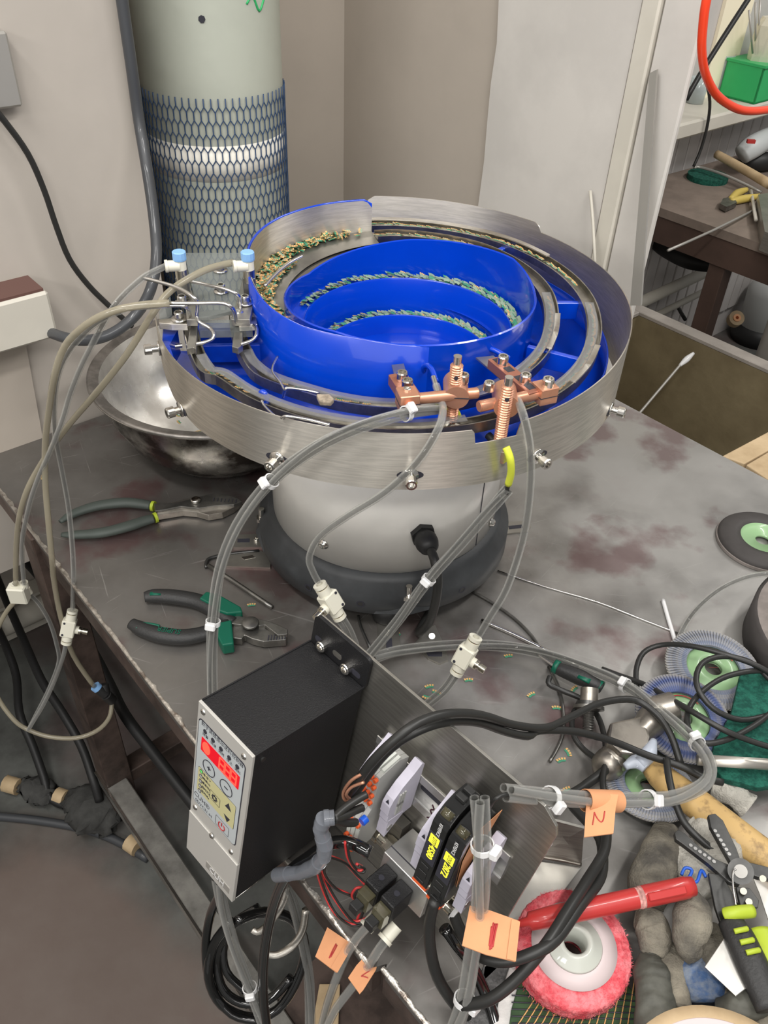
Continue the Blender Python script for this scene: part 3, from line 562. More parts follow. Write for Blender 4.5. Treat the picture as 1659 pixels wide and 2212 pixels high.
def oncyl(u, v, R, cy=.94, near=True):
    q = ray(u, v); A = q.x**2+q.y**2; B = -2*q.y*cy; Cc = cy*cy-R*R; d = max(0, B*B-4*A*Cc); return O+q*((-B-(1 if near else -1)*math.sqrt(d))/2/A)
for u, v in ((345, 752), (392, 884), (600, 990), (886, 1026), (1160, 985), (1318, 884)):
    p = oncyl(u, v, .2795); nr = Vector((p.x, p.y-.94, 0)).normalized(); a = math.atan2(nr.y, nr.x)
    b = MB(); b.lathe([(0, 0), (.0085, 0), (.0085, .0016), (0, .0016)], M['chrome'], p+nr*.0003, nr, 20)
    tv = Vector((-nr.y, nr.x, 0)); b.cyl(p+nr*.0016, p+nr*.009, .0042, M['chrome'], 12); capscrew(b, p+nr*.009, nr, .0062, .0085); b.cyl(p-nr*.025, p, .0028, M['wire'], 8)
    put(b.build('ring_bolt'), ring)
    b = MB(); b.prism([p+tv*.0135*math.cos(x)*1.0+Vector((0, 0, .0055*math.sin(x)))+nr*.0001 for x in [2*PI*i/20 for i in range(20)]], nr*.0003, M['ink']); put(b.build('bolt_slot'), ring)
# blue floor pan and outer blue flange
b = MB(); b.lathe([(.14, 1.120), (.262, 1.124), (.262, 1.1225), (.14, 1.1185)], M['blue'], (0, .94, 0), seg=72, a0=math.radians(-172), a1=math.radians(100)); b.lathe([(.262, 1.1225), (.262, 1.150), (.260, 1.150), (.260, 1.1225)], M['blue'], (0, .94, 0), seg=60, a0=math.radians(-60), a1=math.radians(60)); fpart(b, 'floor_pan')
b = MB()
b.prism([Z(u, v, 1.172) for u, v in ((362, 770), (350, 745), (352, 712), (368, 695), (384, 694), (384, 712), (366, 745), (376, 775))], (0, 0, -.03), M['blue']); fpart(b, 'blue_gusset')
# inner bowl
RI = .1485; BX, BY = .019, .949      # the inner bowl sits a little off the ring axis
b = MB(); vs = []; fs = []; N = 120
rim = lambda a: 1.203 if a < -60 and a > -125 else lerp(a, [(-180, 1.186), (-125, 1.202), (-60, 1.203), (0, 1.199), (30, 1.210), (92, 1.199), (130, 1.186), (150, 1.178), (180, 1.186)])
for i in range(N):
    a = -180+360*i/N; ca, sa = math.cos(math.radians(a)), math.sin(math.radians(a)); zt = rim(a)
    for r, z in ((RI+.003, 1.118), (RI+.003, zt-.0012), (RI+.0015, zt), (RI, zt-.0012), (RI-.001, 1.150), (.128, 1.150), (.128, 1.154), (.1262, 1.155), (.125, 1.153), (.123, 1.107), (.108, 1.106), (.108, 1.110), (.1062, 1.111), (.105, 1.109), (.103, 1.085), (.08, 1.088), (.04, 1.094), (.001, 1.097)): vs.append((BX+r*ca, BY+r*sa, z))
K = 18
for i in range(N):
    j = (i+1) % N
    for q in range(K-1): fs.append([i*K+q, j*K+q, j*K+q+1, i*K+q+1])
b.faces(vs, fs, M['blue'], True); bowl = fpart(b, 'inner_bowl')
md = bowl.modifiers.new('edge', 'EDGE_SPLIT'); md.split_angle = math.radians(40)
# outer spiral wall: phi clockwise from the front
SPR = [(-8, .1497), (12, .1520), (22, .1540), (45, .160), (70, .1675), (90, .173), (120, .189), (150, .2005), (170, .2035)]
SPZ = [(-8, 1.2015), (10, 1.204), (40, 1.208), (60, 1.217), (80, 1.227), (100, 1.233), (130, 1.236), (167, 1.236), (170, 1.230)]
def sp(phi, dr=0, z=None):
    a = math.radians(-90-phi); r = lerp(phi, SPR)+dr; k = max(0, min(1, (phi-8)/50)); k = 1-k*k*(3-2*k)
    return Vector((r*math.cos(a)+BX*k, .94+r*math.sin(a)+(BY-.94)*k, lerp(phi, SPZ) if z is None else z))
def shelfpt(phi, f):
    o = sp(phi, -.002, 0); d = (o-Vector((BX, BY, 0))); L = d.length; ri = RI+.003; return Vector((BX, BY, 0))+d/L*(ri+(max(L, ri+.001)-ri)*f)
b = MB(); vs = []; fs = []; N = 120
for i in range(N+1):
    ph = -8+178*i/N
    zt = lerp(ph, SPZ); zb = 1.118 if ph < 85 else lerp(ph, [(85, 1.118), (110, 1.14), (130, 1.165), (170, 1.175)])
    for dr, z in ((.0018, zb), (.0018, zt-.001), (.0005, zt), (-.001, zt-.001), (-.001, zb)): vs.append(sp(ph, dr, z))
for i in range(N):
    for q in range(4): fs.append([i*5+q, (i+1)*5+q, (i+1)*5+q+1, i*5+q+1])
b.faces(vs, fs, M['blue'], True); ls = fpart(b, 'spiral_wall'); md = ls.modifiers.new('edge', 'EDGE_SPLIT'); md.split_angle = math.radians(60)
b = MB(); vs = []; fs = []
for i in range(61):
    ph = 62+108*i/60; zt = lerp(ph, SPZ)-.0015-(.004 if i in (60,) else 0); 
    for dr, z in ((-.0016, 1.178), (-.0016, zt), (-.0024, zt), (-.0024, 1.178)): vs.append(sp(ph, dr, z))
for i in range(60):
    for q in range(3): fs.append([i*4+q, (i+1)*4+q, (i+1)*4+q+1, i*4+q+1])
b.faces(vs, fs, M['ss'], True); ls = fpart(b, 'lining_strip'); md = ls.modifiers.new('edge', 'EDGE_SPLIT'); md.split_angle = math.radians(30)
# spiral shelf between bowl and spiral wall
b = MB(); vs = []; fs = []
for i in range(61):
    ph = 38+132*i/60; z = lerp(ph, [(38, 1.168), (60, 1.174), (90, 1.180), (170, 1.192)])
    for f_, zz in ((0, z+.001), (.5, z), (1, z+.001), (1, z-.003), (0, z-.003)): q_ = shelfpt(ph, f_); vs.append((q_.x, q_.y, zz))
for i in range(60):
    for q in range(4): fs.append([i*5+q, (i+1)*5+q, (i+1)*5+q+1, i*5+q+1])
b.faces(vs, fs, M['ssflat'], True); fpart(b, 'spiral_shelf')
b = MB(); b.sweep([Z(u, v, 1.195) for u, v in ((655, 552), (628, 566), (603, 585), (582, 606), (572, 618))], .0022, M['wire'], 8); fpart(b, 'guide_wire')
# ---- rail sweep: lateral axis points away from the feeder axis
def rail(name, pts, prof, m, parent=FEED, ctr=(0, .94), closed=True):
    P = [Vector(p) for p in pts]; n = len(P); Q = []
    for i in range(n-1):
        p0 = P[max(i-1, 0)]; p1 = P[i]; p2 = P[i+1]; p3 = P[min(i+2, n-1)]
        for k in range(5):
            t = k/5; Q.append(.5*((2*p1)+(p2-p0)*t+(2*p0-5*p1+4*p2-p3)*t*t+(3*p1-p0-3*p2+p3)*t**3))
    Q.append(P[-1]); N = len(Q); vs = []; K = len(prof)
    for i in range(N):
        t = Q[min(i+1, N-1)]-Q[max(i-1, 0)]; l = Vector((-t.y, t.x, 0)).normalized(); c = Vector((Q[i].x-ctr[0], Q[i].y-ctr[1], 0))
        if l.dot(c) < 0: l = -l
        for a, z in prof: vs.append(Q[i]+l*a+Vector((0, 0, z)))
    fs = [[i*K+k, i*K+(k+1) % K, (i+1)*K+(k+1) % K, (i+1)*K+k] for i in range(N-1) for k in range(K)]+[list(range(K))[::-1], list(range((N-1)*K, N*K))]
    b = MB(); b.faces(vs, fs, m); o = b.build(name, parent); return o, Q
CH = [(-.0085, .003), (-.0085, -.006), (.0085, -.006), (.0085, .006), (.007, .006), (.007, -.001), (-.0065, -.003), (-.0065, .003)]
def pol(a, R, z): a = math.radians(a); return Vector((R*math.cos(a), .94+R*math.sin(a), z))
OT = [pol(99, .236, 1.187)]+[pol(a, .240, lerp(-a, [(-95, 1.186), (-50, 1.187), (-9, 1.182), (30, 1.166), (56, 1.162), (90, 1.160), (120, 1.160), (146, 1.164)])) for a in range(90, -146, -12)]+Zs([(447, 805, 1.166), (424, 760, 1.168), (413, 720, 1.170), (409, 690, 1.172)])
IT = [pol(99, .178, 1.194)]+[pol(a, .184+.006*math.exp(-(a/50)**2), lerp(-a, [(-95, 1.193), (-50, 1.194), (-9, 1.186), (20, 1.165), (56, 1.154), (90, 1.150), (112, 1.150), (126, 1.150)])) for a in range(90, -126, -12)]+Zs([(575, 818, 1.152), (540, 782, 1.156), (523, 748, 1.162), (514, 715, 1.167), (511, 690, 1.170)])
o1, OQ = rail('outer_track', OT, CH, M['ssd']); o2, IQ = rail('inner_track', IT, CH, M['ssd'])
# polished cover lips on parts of the tracks
for nm, Q, lo, hi in (('inner_track', IQ, .50, .63), ('inner_track', IQ, .38, .46), ('outer_track', OQ, .0, .26), ('outer_track', OQ, .42, .5)):
    n = len(Q); seg = Q[int(n*lo):int(n*hi)]; rail('track_lip', [q+Vector((0, 0, .0061)) for q in seg[::4]], [(.0035, 0), (.0098, 0), (.0098, .0022), (.0035, .0016)], M['ss'])
for nm, Q, lo, hi in (('inner', IQ, .34, .60), ('outer', OQ, .34, .56), ('outer', OQ, .6, .93), ('inner', IQ, .64, .92)):
    n = len(Q); seg = Q[int(n*lo):int(n*hi)]; rail('track_cover', [q+Vector((0, 0, .0066)) for q in seg[::4]], [(-.0075, 0), (.0034, 0), (.0034, .001), (-.0075, .001)], M['cover'])
# blue support brackets
def barp(p, q, wd, h, m, name): 
    p = Vector(p); q = Vector(q); mx = frame(p, q-p); b = MB(); b.box((0, -wd/2, -h), ((q-p).length, wd/2, 0), m, mx, bev=.0008); return fpart(b, name)
for (u0, v0, z0_, u1, v1, z1_) in ((1140, 746, 1.165, 1268, 778, 1.165), (1188, 652, 1.178, 1250, 652, 1.178), (1060, 548, 1.186, 1098, 528, 1.186), (412, 745, 1.155, 565, 742, 1.155), (1130, 725, 1.15, 1170, 745, 1.15), (560, 890, 1.14, 600, 845, 1.15)):
    barp(Z(u0, v0, z0_), Z(u1, v1, z1_), .007, .022, M['blue'], 'support_bracket')
barp(Z(410, 705, 1.15), Z(560, 705, 1.15), .02, .02, M['blue'], 'support_bracket')
barp(Z(876, 905, 1.15), Z(877, 937, 1.148), .009, .02, M['blue'], 'support_bracket')
for P in ([(836, 770, 1.176), (838, 785, 1.17), (850, 806, 1.165), (846, 822, 1.16)], [(1055, 752, 1.186), (1075, 760, 1.186), (1100, 775, 1.182)], [(918, 842, 1.14), (913, 815, 1.16), (917, 793, 1.178), (925, 790, 1.186), (934, 800, 1.190), (942, 825, 1.188)], [(568, 862, 1.15), (563, 850, 1.165), (570, 848, 1.168), (578, 865, 1.16), (566, 878, 1.152)]):
    b = MB(); b.sweep([Z(*p) for p in P], .0032, M['blue'], 8); fpart(b, 'nozzle_bracket')
# guide wires on the left and front
for P, r in (([(600, 770, 1.17), (590, 790, 1.168), (590, 805, 1.166), (605, 825, 1.165), (617, 848, 1.162)], .0014), ([(612, 858, 1.158), (616, 842, 1.172), (625, 838, 1.174), (660, 843, 1.172), (690, 850, 1.168)], .0017), ([(565, 865, 1.172), (572, 878, 1.170), (592, 898, 1.172)], .0015), ([(608, 903, 1.182), (620, 899, 1.186), (660, 905, 1.185), (690, 912, 1.184), (712, 918, 1.184)], .0016)):
    b = MB(); b.sweep([Z(*p) for p in P], r, M['wire'], 6); fpart(b, 'guide_wire')
b = MB(); b.prism([Z(u, v, 1.172) for u, v in ((683, 850), (712, 850), (722, 860), (715, 868), (690, 866))], (0, 0, -.006), mat('glue_blob', (.36, .30, .22), .4, 0, var=.4, vs_=80)); fpart(b, 'glue_joint', bev=.0015)
# exit block on the left: level acrylic sheet, bars and blocks
b = MB(); b.prism([Z(u, v, 1.190) for u, v in ((398, 546), (532, 546), (514, 668), (430, 690))], (0, 0, -.004), M['acrylic']); fpart(b, 'acrylic_sheet')
b = MB(); b.prism([Z(u, v, 1.176) for u, v in ((343, 674), (368, 640), (372, 680), (346, 700))], (0, 0, -.004), M['acrylic']); fpart(b, 'acrylic_sheet')
b = MB(); b.prism([Z(u, v, 1.184) for u, v in ((430, 692), (545, 690), (545, 707), (430, 709))], (0, 0, -.012), M['acrylic']); fpart(b, 'acrylic_block')
for k, (P, m) in enumerate((([(403, 690), (400, 640), (388, 590), (402, 590), (418, 640), (427, 690)], 'ssflat'), ([(500, 690), (514, 640), (528, 585), (546, 585), (550, 640), (540, 690)], 'ssflat'), ([(343, 690), (378, 686), (405, 684), (405, 700), (370, 700), (343, 697)], 'ss'), ([(512, 684), (553, 684), (556, 700), (516, 702)], 'ss'), ([(403, 768-15), (412, 700), (426, 700), (424, 755), (418, 770-20)], 'ssflat'), ([(501, 748), (509, 700), (524, 700), (524, 745), (514, 752)], 'ssflat'))):
    zz = (1.196, 1.196, 1.187, 1.187, 1.181, 1.178)[k]; b = MB(); b.prism([Z(u, v, zz) for u, v in P], (0, 0, -.008), M[m]); fpart(b, 'exit_plate', bev=.0006)
for (u, v, z) in ((387, 690, 1.188), (517, 688, 1.188), (394, 655, 1.197), (530, 655, 1.197), (478, 630, 1.191), (476, 585, 1.191)):
    b = MB(); capscrew(b, Z(u, v, z), (0, 0, 1), .0052, .008, wash=.009); fpart(b, 'cap_screw')
for P in ([(307, 600, 1.236), (340, 608, 1.236), (385, 622, 1.235), (415, 640, 1.233), (426, 655, 1.225), (425, 680, 1.205), (430, 695, 1.20), (452, 708, 1.195), (462, 722, 1.192), (458, 733, 1.188), (440, 740, 1.186), (423, 743, 1.184)],
          [(365, 655, 1.238), (430, 655, 1.238), (480, 655, 1.238), (500, 664, 1.234), (508, 680, 1.215), (510, 697, 1.19)], [(268, 669, 1.225), (310, 665, 1.225), (380, 660, 1.225), (402, 664, 1.222), (410, 676, 1.205), (411, 692, 1.185)],
          [(410, 607, 1.222), (450, 616, 1.222), (490, 626, 1.222), (512, 636, 1.218), (518, 650, 1.205), (519, 675, 1.19)], [(540, 700, 1.184), (553, 706, 1.186), (554, 722, 1.186), (545, 735, 1.182), (520, 744, 1.180)]):
    b = MB(); b.sweep([Z(*p) for p in P], .0021, M['wire'], 8); fpart(b, 'air_nozzle')
for k, (u, v, du) in enumerate(((398, 640, -1), (541, 640, -1))):
    p = Z(u, v, 1.198); b = MB(); b.box((-.007, -.004, 0), (.007, .004, .024), M['toolsteel'], Matrix.Translation(p), bev=.001); b.cyl(p+Vector((0, 0, .018)), p+Vector((0, 0, .033)), .0068, M['brass'], 14); f = fpart(b, 'air_elbow')
    b = MB(); b.cyl(p+Vector((0, 0, .033)), p+Vector((0, 0, .044)), .0066, M['ivory'], 18); b.cyl(p+Vector((0, -.002, .038)), p+Vector((-.013, -.005, .038)), .0062, M['ivory'], 18); b.cyl(p+Vector((-.013, -.005, .038)), p+Vector((-.016, -.006, .038)), .007, M['ivory'], 18); put(b.build('elbow_body'), f)
    b = MB(); b.lathe([(0, .044), (.0075, .044), (.0078, .046), (.0078, .053), (.0068, .054), (0, .054)], M['bluelid'], p, seg=12, smooth=False); put(b.build('blue_button'), f)
# copper sensor holders
def slotted(u0, v0, u1, v1, z, wd, th, m, holes, screws):
    p = Z(u0, v0, z); q = Z(u1, v1, z); mx = frame(p, q-p); L = (q-p).length; b = MB(); b.box((0, -wd/2, -th), (L, wd/2, 0), M[m], mx, bev=.0006); f = fpart(b, 'slotted_bar')
    for h, ln in holes:
        b = MB(); b.box((h*L-ln, -wd*.27, -.002), (h*L+ln, wd*.27, .0003), M['ink'], mx, bev=.0001); b2 = b; put(b.build('slot'), f)
    for s_ in screws:
        b = MB(); capscrew(b, mx @ Vector((s_*L, 0, .0002)), (0, 0, 1), .0058, .0095); put(b.build('cap_screw'), f)
    return mx, L
slotted(858, 806, 893, 858, 1.196, .019, .012, 'copperd', [(.93, .004)], [.30, .62])
slotted(1068, 772, 1158, 846, 1.200, .016, .011, 'copperd', [(.10, .005), (.36, .005), (.62, .005), (.86, .005)], [.2, .74])
for P, zz in ((((846, 788), (872, 785), (890, 845), (862, 850)), 1.183), (((1028, 772), (1066, 768), (1160, 848), (1130, 858)), 1.187)):
    b = MB(); b.prism([Z(u, v, zz) for u, v in P], (0, 0, -.002), M['ssflat']); fpart(b, 'mounting_strip')
for (bu, bv, tu, tv, cu_, cv, ru, rv, zz) in ((893, 862, 866, 862, 985, 846, 1030, 849, 1.194), (1165, 850, 1185, 850, 1092, 866, 1036, 878, 1.194)):
    p = Z(bu, bv, zz); r_ = Z(ru, rv, zz); c = Z(cu_, cv, zz); ax = (r_-p).normalized(); mx = frame(p, ax); sgn = 1
    b = MB(); b.box((-.016, -.010, -.009), (.004, .010, .0095), M['copper'], mx, bev=.0008); f = fpart(b, 'end_block')
    b = MB(); b.box((-.0165, -.0103, -.0006), (.0045, .0103, .0002), M['ink'], mx); b.cyl(mx @ Vector((-.006, -.0100 if bu < 1000 else -.010, -.001)), mx @ Vector((-.006, -.016, -.001)), .0056, M['copper'], 18); put(b.build('clamp_split'), f)
    b = MB(); capscrew(b, mx @ Vector((-.006, .003, .0095)), (0, 0, 1), .0038 if bu < 1000 else .0062, .002 if bu < 1000 else .0085); put(b.build('cap_screw'), f)
    b = MB(); b.cyl(p, r_, .0058, M['copper'], 20); b.cyl(r_-ax*.0, r_+ax*.001, .0052, M['copper'], 20); fpart(b, 'cross_rod')
    fy = Vector((0, -1, 0)); b = MB(); b.cyl(c+Vector((0, .020, 0)), c+Vector((0, -.012, 0)), .0125, M['copper'], 28); f = fpart(b, 'round_clamp')
    b = MB(); b.box((-.0124, -.0008, -.0005), (.0124, .0002, .0005), M['ink'], Matrix.Translation(c+Vector((0, -.012, 0))) @ Matrix.Rotation(0 if bu < 1000 else PI/2, 4, 'Y')); put(b.build('clamp_split'), f)
    b = MB(); capscrew(b, c+Vector((.006 if bu < 1000 else -.018, 0, .0115)), (0, 0, 1), .0055, .009); put(b.build('cap_screw'), f)
    # threaded vertical rod
    rp = c+Vector((-.002, -.002 if bu < 1000 else -.014, 0)); b = MB(); prof = []; zt = .032 if bu < 1000 else .026; zb = -.036 if bu < 1000 else -.048
    n_ = 26
    for i in range(n_): z_ = zb+(zt-zb)*i/n_; prof += [(.0050, z_), (.0066, z_+(zt-zb)/n_/2)]
    b.lathe([(0, zb)]+prof+[(.0054, zt), (0, zt)], M['copper'], rp, seg=16, smooth=False); f = fpart(b, 'threaded_rod')
    b = MB(); b.cyl(rp+Vector((0, -.0061, zt-.012)), rp+Vector((0, -.0068, zt-.012)), .0022, M['ink'], 10); put(b.build('rod_hole'), f)
    b = MB(); b.cyl(rp+Vector((0, 0, zt)), rp+Vector((0, 0, zt+.009)), .0042, M['chrome'], 12); put(b.build('rod_tip'), f)
    sp_ = rp+Vector((.003, -.004, zb-.003)); b = MB(); b.cyl(sp_+Vector((0, .008, 0)), sp_+Vector((0, -.006, 0)), .0085, M['chrome'], 6, smooth=False); b.cyl(sp_+Vector((0, -.006, 0)), sp_+Vector((0, -.0065, 0)), .006, M['wire'], 20); b.cyl(sp_+Vector((-.001, .008, .001)), sp_+Vector((-.012, .026, .004)), .0042, M['rubber'], 12); fpart(b, 'sensor_head')
# loose flex boards: heap on the shelf, streams on the terraces (beyond count)
def boardmesh(mb, p, a, s=1., tilt=0, up=0, mg=None, pads=True):
    R_ = Matrix.Translation(p) @ Matrix.Rotation(a, 4, 'Z') @ Matrix.Rotation(tilt, 4, 'X') @ Matrix.Rotation(up, 4, 'Y')
    r0, r1, w_ = .0105*s, .0155*s, .42
    P = [Vector((r1*math.sin(t), r1*math.cos(t)-.013*s, 0)) for t in (-w_, 0, w_)]+[Vector((r0*math.sin(t), r0*math.cos(t)-.013*s, 0)) for t in (w_, 0, -w_)]
    mb.faces([R_ @ v for v in P], [range(6)], mg or M['pcb'])
    for t0 in (-.40, -.18, .04, .26) if pads else ():
        Q = [Vector((r*math.sin(t), r*math.cos(t)-.013*s, .0003)) for r, t in ((r1, t0), (r1, t0+.15), (r0+.0022*s, t0+.15), (r0+.0022*s, t0))]
        mb.faces([R_ @ v for v in Q], [range(4)], M['gold'])
b = MB()
for i in range(620):
    ph = random.triangular(60, 168, 100)
    if ph > 125: fr = 1-abs(random.gauss(0, .12))
    elif ph < 82: fr = random.uniform(.1, 1)
    else: fr = min(1, random.uniform(.35, 1.05))
    q_ = shelfpt(ph, .04+.92*max(0, min(1, fr))); h = .001+random.uniform(0, .006)*(1 if fr > .8 else .6)
    z = lerp(ph, [(38, 1.168), (60, 1.174), (90, 1.180), (170, 1.192)])+h
    boardmesh(b, Vector((q_.x, q_.y, z)), random.uniform(0, 6.28), .95, random.gauss(0, .35), random.gauss(0, .35), M['pcb'] if i % 3 else M['pcb2'])
tag(b.build('circuit_piece_heap', kind='stuff'), 'heap of tiny gold and green flex circuit pieces on the feeder shelf', 'circuit pieces')
def stream(Rr, zf, a0, a1, n, lab, jr=.006, hh=.006):
    b = MB()
    for i in range(n):
        a = a0+(a1-a0)*(i+random.random()*.5)/n; r = Rr+random.uniform(-jr, jr); ar = math.radians(a); p = Vector((BX+r*math.cos(ar), BY+r*math.sin(ar), zf(a)+random.uniform(.0005, hh)))
        boardmesh(b, p, ar-PI/2+random.gauss(0, .25), .8, random.gauss(.25, .15), random.gauss(.35, .12), M['pcb2'] if i % 4 else M['pcb'], i % 9 == 0)
    tag(b.build('circuit_piece_row', kind='stuff'), lab, 'circuit pieces')
stream(.137, lambda a: 1.1505, -15, 165, 300, 'grey green circuit pieces lining the upper terrace of the blue bowl')
stream(.1145, lambda a: 1.1065, 5, 160, 230, 'grey green circuit pieces lining the lower terrace of the blue bowl', .005, .005)
def railstream(Q, lo, hi, n, lab):
    b = MB(); N = len(Q)
    for i in range(n):
        t = lo+(hi-lo)*(i+.5*random.random())/n; k = int(t*(N-1)); p = Q[k].lerp(Q[min(k+1, N-1)], t*(N-1)-k); c = math.atan2(p.y-.94, p.x)
        boardmesh(b, p+Vector((0, 0, .0015+random.uniform(0, .002))), c-PI/2+random.gauss(0, .2), .78, random.gauss(0, .1), random.gauss(.1, .1), M['pcb'] if i % 2 else M['pcb2'])
    tag(b.build('circuit_piece_row', kind='stuff'), lab, 'circuit pieces')
railstream(OQ, .0, .3, 50, 'circuit pieces queued on the outer track at the back'); railstream(OQ, .34, .56, 26, 'circuit pieces under the clear cover of the outer track at right')
railstream(IQ, .0, .2, 30, 'circuit pieces queued on the inner track at the back'); railstream(IQ, .34, .52, 22, 'circuit pieces under the clear cover of the inner track at right')
railstream(OQ, .80, .88, 9, 'circuit pieces on the outer track at the left'); railstream(IQ, .72, .82, 9, 'circuit pieces on the inner track at the left')
# ================================================================== THINGS ON THE TABLE, LEFT
bc = Vector((-.276, 1.166, T+.0005)); t = thing('steel_basin', 'large worn stainless basin under the left side of the bowl feeder', 'basin', bc); RB = .2; zr = .150
b = MB(); b.lathe([(0, .003), (.06, .004), (.11, .022), (.15, .06), (.172, .105), (.181, zr)], M['basin'], bc, seg=72)
put(b.build('basin_inside'), t)
b = MB(); b.lathe([(0, .0), (.065, .0), (.115, .017), (.155, .055), (.177, .1), (.186, zr-.004), (.197, zr-.001)], M['basinout'], bc, seg=72); put(b.build('basin_outside'), t)
b = MB(); b.lathe([(.181, zr), (.194, zr+.003), (.197, zr+.003), (.199, zr+.001), (.199, zr-.002), (.197, zr-.004)], M['basinrim'], bc, seg=72); b.lathe([(.197, zr+.003), (.1995, zr), (.197, zr-.004)], M['chrome'], bc, seg=72); put(b.build('rolled_rim'), t)
BOARDS = [(384, 898, .835), (386, 912, .828), (428, 932, .835), (91, 1031, T), (543, 1306, T), (927, 1482, T), (943, 1495, T), (922, 1507, T), (1012, 1468, T), (1098, 1416, T), (1147, 1500, T), (1202, 1528, T), (1228, 1625, T), (1212, 1641, T), (1346, 1710, T), (857, 1372, T), (945, 1412, T), (1222, 1705, T), (1240, 1487, T)]
WH = {0: 'in the steel basin, upper one', 1: 'in the steel basin, middle one', 2: 'in the steel basin, lower one', 3: 'near the far left corner of the table', 4: 'beside the hex key under the feeder', 5: 'left of the right flow valve, farthest of three', 6: 'left of the right flow valve, rightmost of three', 7: 'left of the right flow valve, nearest of three', 8: 'right below the right flow valve', 9: 'right of the flow valve beneath the tube bundle', 10: 'in the middle of the scratched table, left of the rod', 11: 'beside the rod end right of table middle', 12: 'by the bolt head, upper of two', 13: 'by the bolt head, lower of two', 14: 'beside the hammer head and orange tag', 15: 'just behind the mounting plate', 16: 'on the foot plate of the feeder', 17: 'by the top of the mounting plate corner', 18: 'next to the green handled screwdriver'}
proto = None
for i, (u, v, z) in enumerate(BOARDS):
    lab = 'tiny flex circuit piece '+WH[i]; p = Z(u, v, z+.0006); a = [2.6, 2.2, .4, 1.9, .2, .3, -.5, 2.9, .1, .2, .6, .0, -1.2, .3, -2.0, .9, 1.4, .5, .8][i]
    if proto is None:
        b = MB(); boardmesh(b, Vector((0, 0, 0)), 0, 1.02); proto = b.build('flex_circuit'); o = proto
    else: o = proto.copy(); C.objects.link(o)
    o.matrix_basis = Matrix.Translation(p) @ Matrix.Rotation(a, 4, 'Z'); tag(o, lab, 'circuit piece', 'flex circuit pieces lying about')
def flatpart(name, pts, z, h, m, parent, bev=.001, seg=1):
    b = MB(); b.prism([Z(u, v, z) for u, v in pts], (0, 0, -h), m); return put(b.build(name, bev=bev), parent)
def sweeppart(name, pts, z, r, m, parent, flat=.7, seg=14):
    b = MB(); b.sweep([Z(u, v, z) for u, v in pts], r, m, seg, 5, flat=flat); return put(b.build(name), parent)
# slip joint pliers
t = thing('slip_joint_pliers', 'slip joint pliers with grey green dipped grips near the basin', 'pliers', Z(330, 1110, T)); g = T+.010
for k, P in enumerate(([(130, 1127), (160, 1109), (210, 1093), (265, 1086), (300, 1088), (326, 1092)], [(133, 1155), (170, 1155), (225, 1150), (280, 1136), (310, 1126), (332, 1120)])):
    h = sweeppart('handle', P, g, [.004, .0078, .009, .0095, .009, .008], M['grip'], t, .75)
    h['label'] = 'grey green dipped handle with yellow collar'; q0, q1 = [Z(u, v, g) for u, v in ((328, 1093), (334, 1094))] if k == 0 else [Z(u, v, g) for u, v in ((333, 1119), (339, 1117))]
    b = MB(); b.cyl(q0, q1, .0082, M['lime'], 14); put(b.build('collar'), h)
flatpart('lower_jaw', [(338, 1112), (352, 1110), (395, 1103), (425, 1106), (450, 1113), (480, 1108), (505, 1096), (522, 1082), (505, 1085), (470, 1090), (440, 1080), (410, 1075), (370, 1085), (345, 1094), (337, 1100)], T+.013, .011, mat('bright_tool_steel', (.42, .39, .35), .32, .9, var=.2, vs_=50), t)
flatpart('upper_jaw', [(333, 1087), (380, 1086), (410, 1078), (440, 1070), (465, 1065), (490, 1068), (515, 1076), (523, 1083), (505, 1090), (470, 1092), (430, 1098), (390, 1094), (350, 1102), (334, 1104)], T+.018, .006, M['toolsteel'], t)
b = MB(); p = Z(423, 1083, T+.018); b.lathe([(0, 0), (.0075, 0), (.0075, .004), (.006, .005), (0, .005)], M['chrome'], p, seg=20); put(b.build('pivot'), t)
for i in range(7):
    u = 462+i*8; b = MB(); q0 = Z(u, 1079+i*.6, T+.0184); b.box((-.0006, -.004, 0), (.0006, .004, .0006), M['ink'], Matrix.Translation(q0)); put(b.build('tooth'), t)
# combination pliers
t = thing('combination_pliers', 'black and green handled combination pliers lying left of the feeder', 'pliers', Z(450, 1350, T)); g = T+.010
for k, P in enumerate(([(312, 1290), (335, 1287), (380, 1290), (430, 1300), (470, 1322), (505, 1345)], [(284, 1347), (310, 1360), (350, 1372), (400, 1376), (450, 1366), (495, 1347)])):
    h = sweeppart('handle', P, g, [.008, .0105, .0115, .0115, .011, .008], M['gripk'], t, .8); h['label'] = ('black handle with green marks', 'black handle with green lettering SUPIER')[k]
    if k == 0: 
        b = MB(); b.sweep([Z(u, v, g+.0072) for u, v in ((324, 1282), (348, 1282))], .0035, M['gripg'], 6, 2, flat=.3); put(b.build('green_patch'), h)
    else:
        b = MB(); b.sweep([Z(u, v, g+.006) for u, v in ((296, 1357), (300, 1346), (330, 1348), (345, 1352))], .0018, M['gripg'], 6, 3, flat=.5); put(b.build('green_line'), h)
        p = Z(365, 1361, g+.0095); mx = frame(p, Z(325, 1350, g)-Z(400, 1362, g)); text('SUPIER', .0105, M['gripg'], h, mx, 'lettering', .0003, inv=True)
flatpart('green_guard', [(430, 1292), (445, 1277), (470, 1282), (520, 1310), (524, 1322), (490, 1325), (470, 1318), (455, 1305)], T+.021, .018, M['gripg'], t, .002)
flatpart('green_guard', [(468, 1345), (500, 1338), (505, 1390), (480, 1394), (470, 1375)], T+.021, .018, M['gripg'], t, .002)
flatpart('lower_jaw', [(478, 1330), (500, 1340), (502, 1378), (522, 1380), (528, 1372), (545, 1380), (570, 1386), (618, 1382), (620, 1366), (590, 1366), (575, 1358), (562, 1345), (540, 1335), (510, 1328)], T+.014, .012, M['toolsteel'], t)
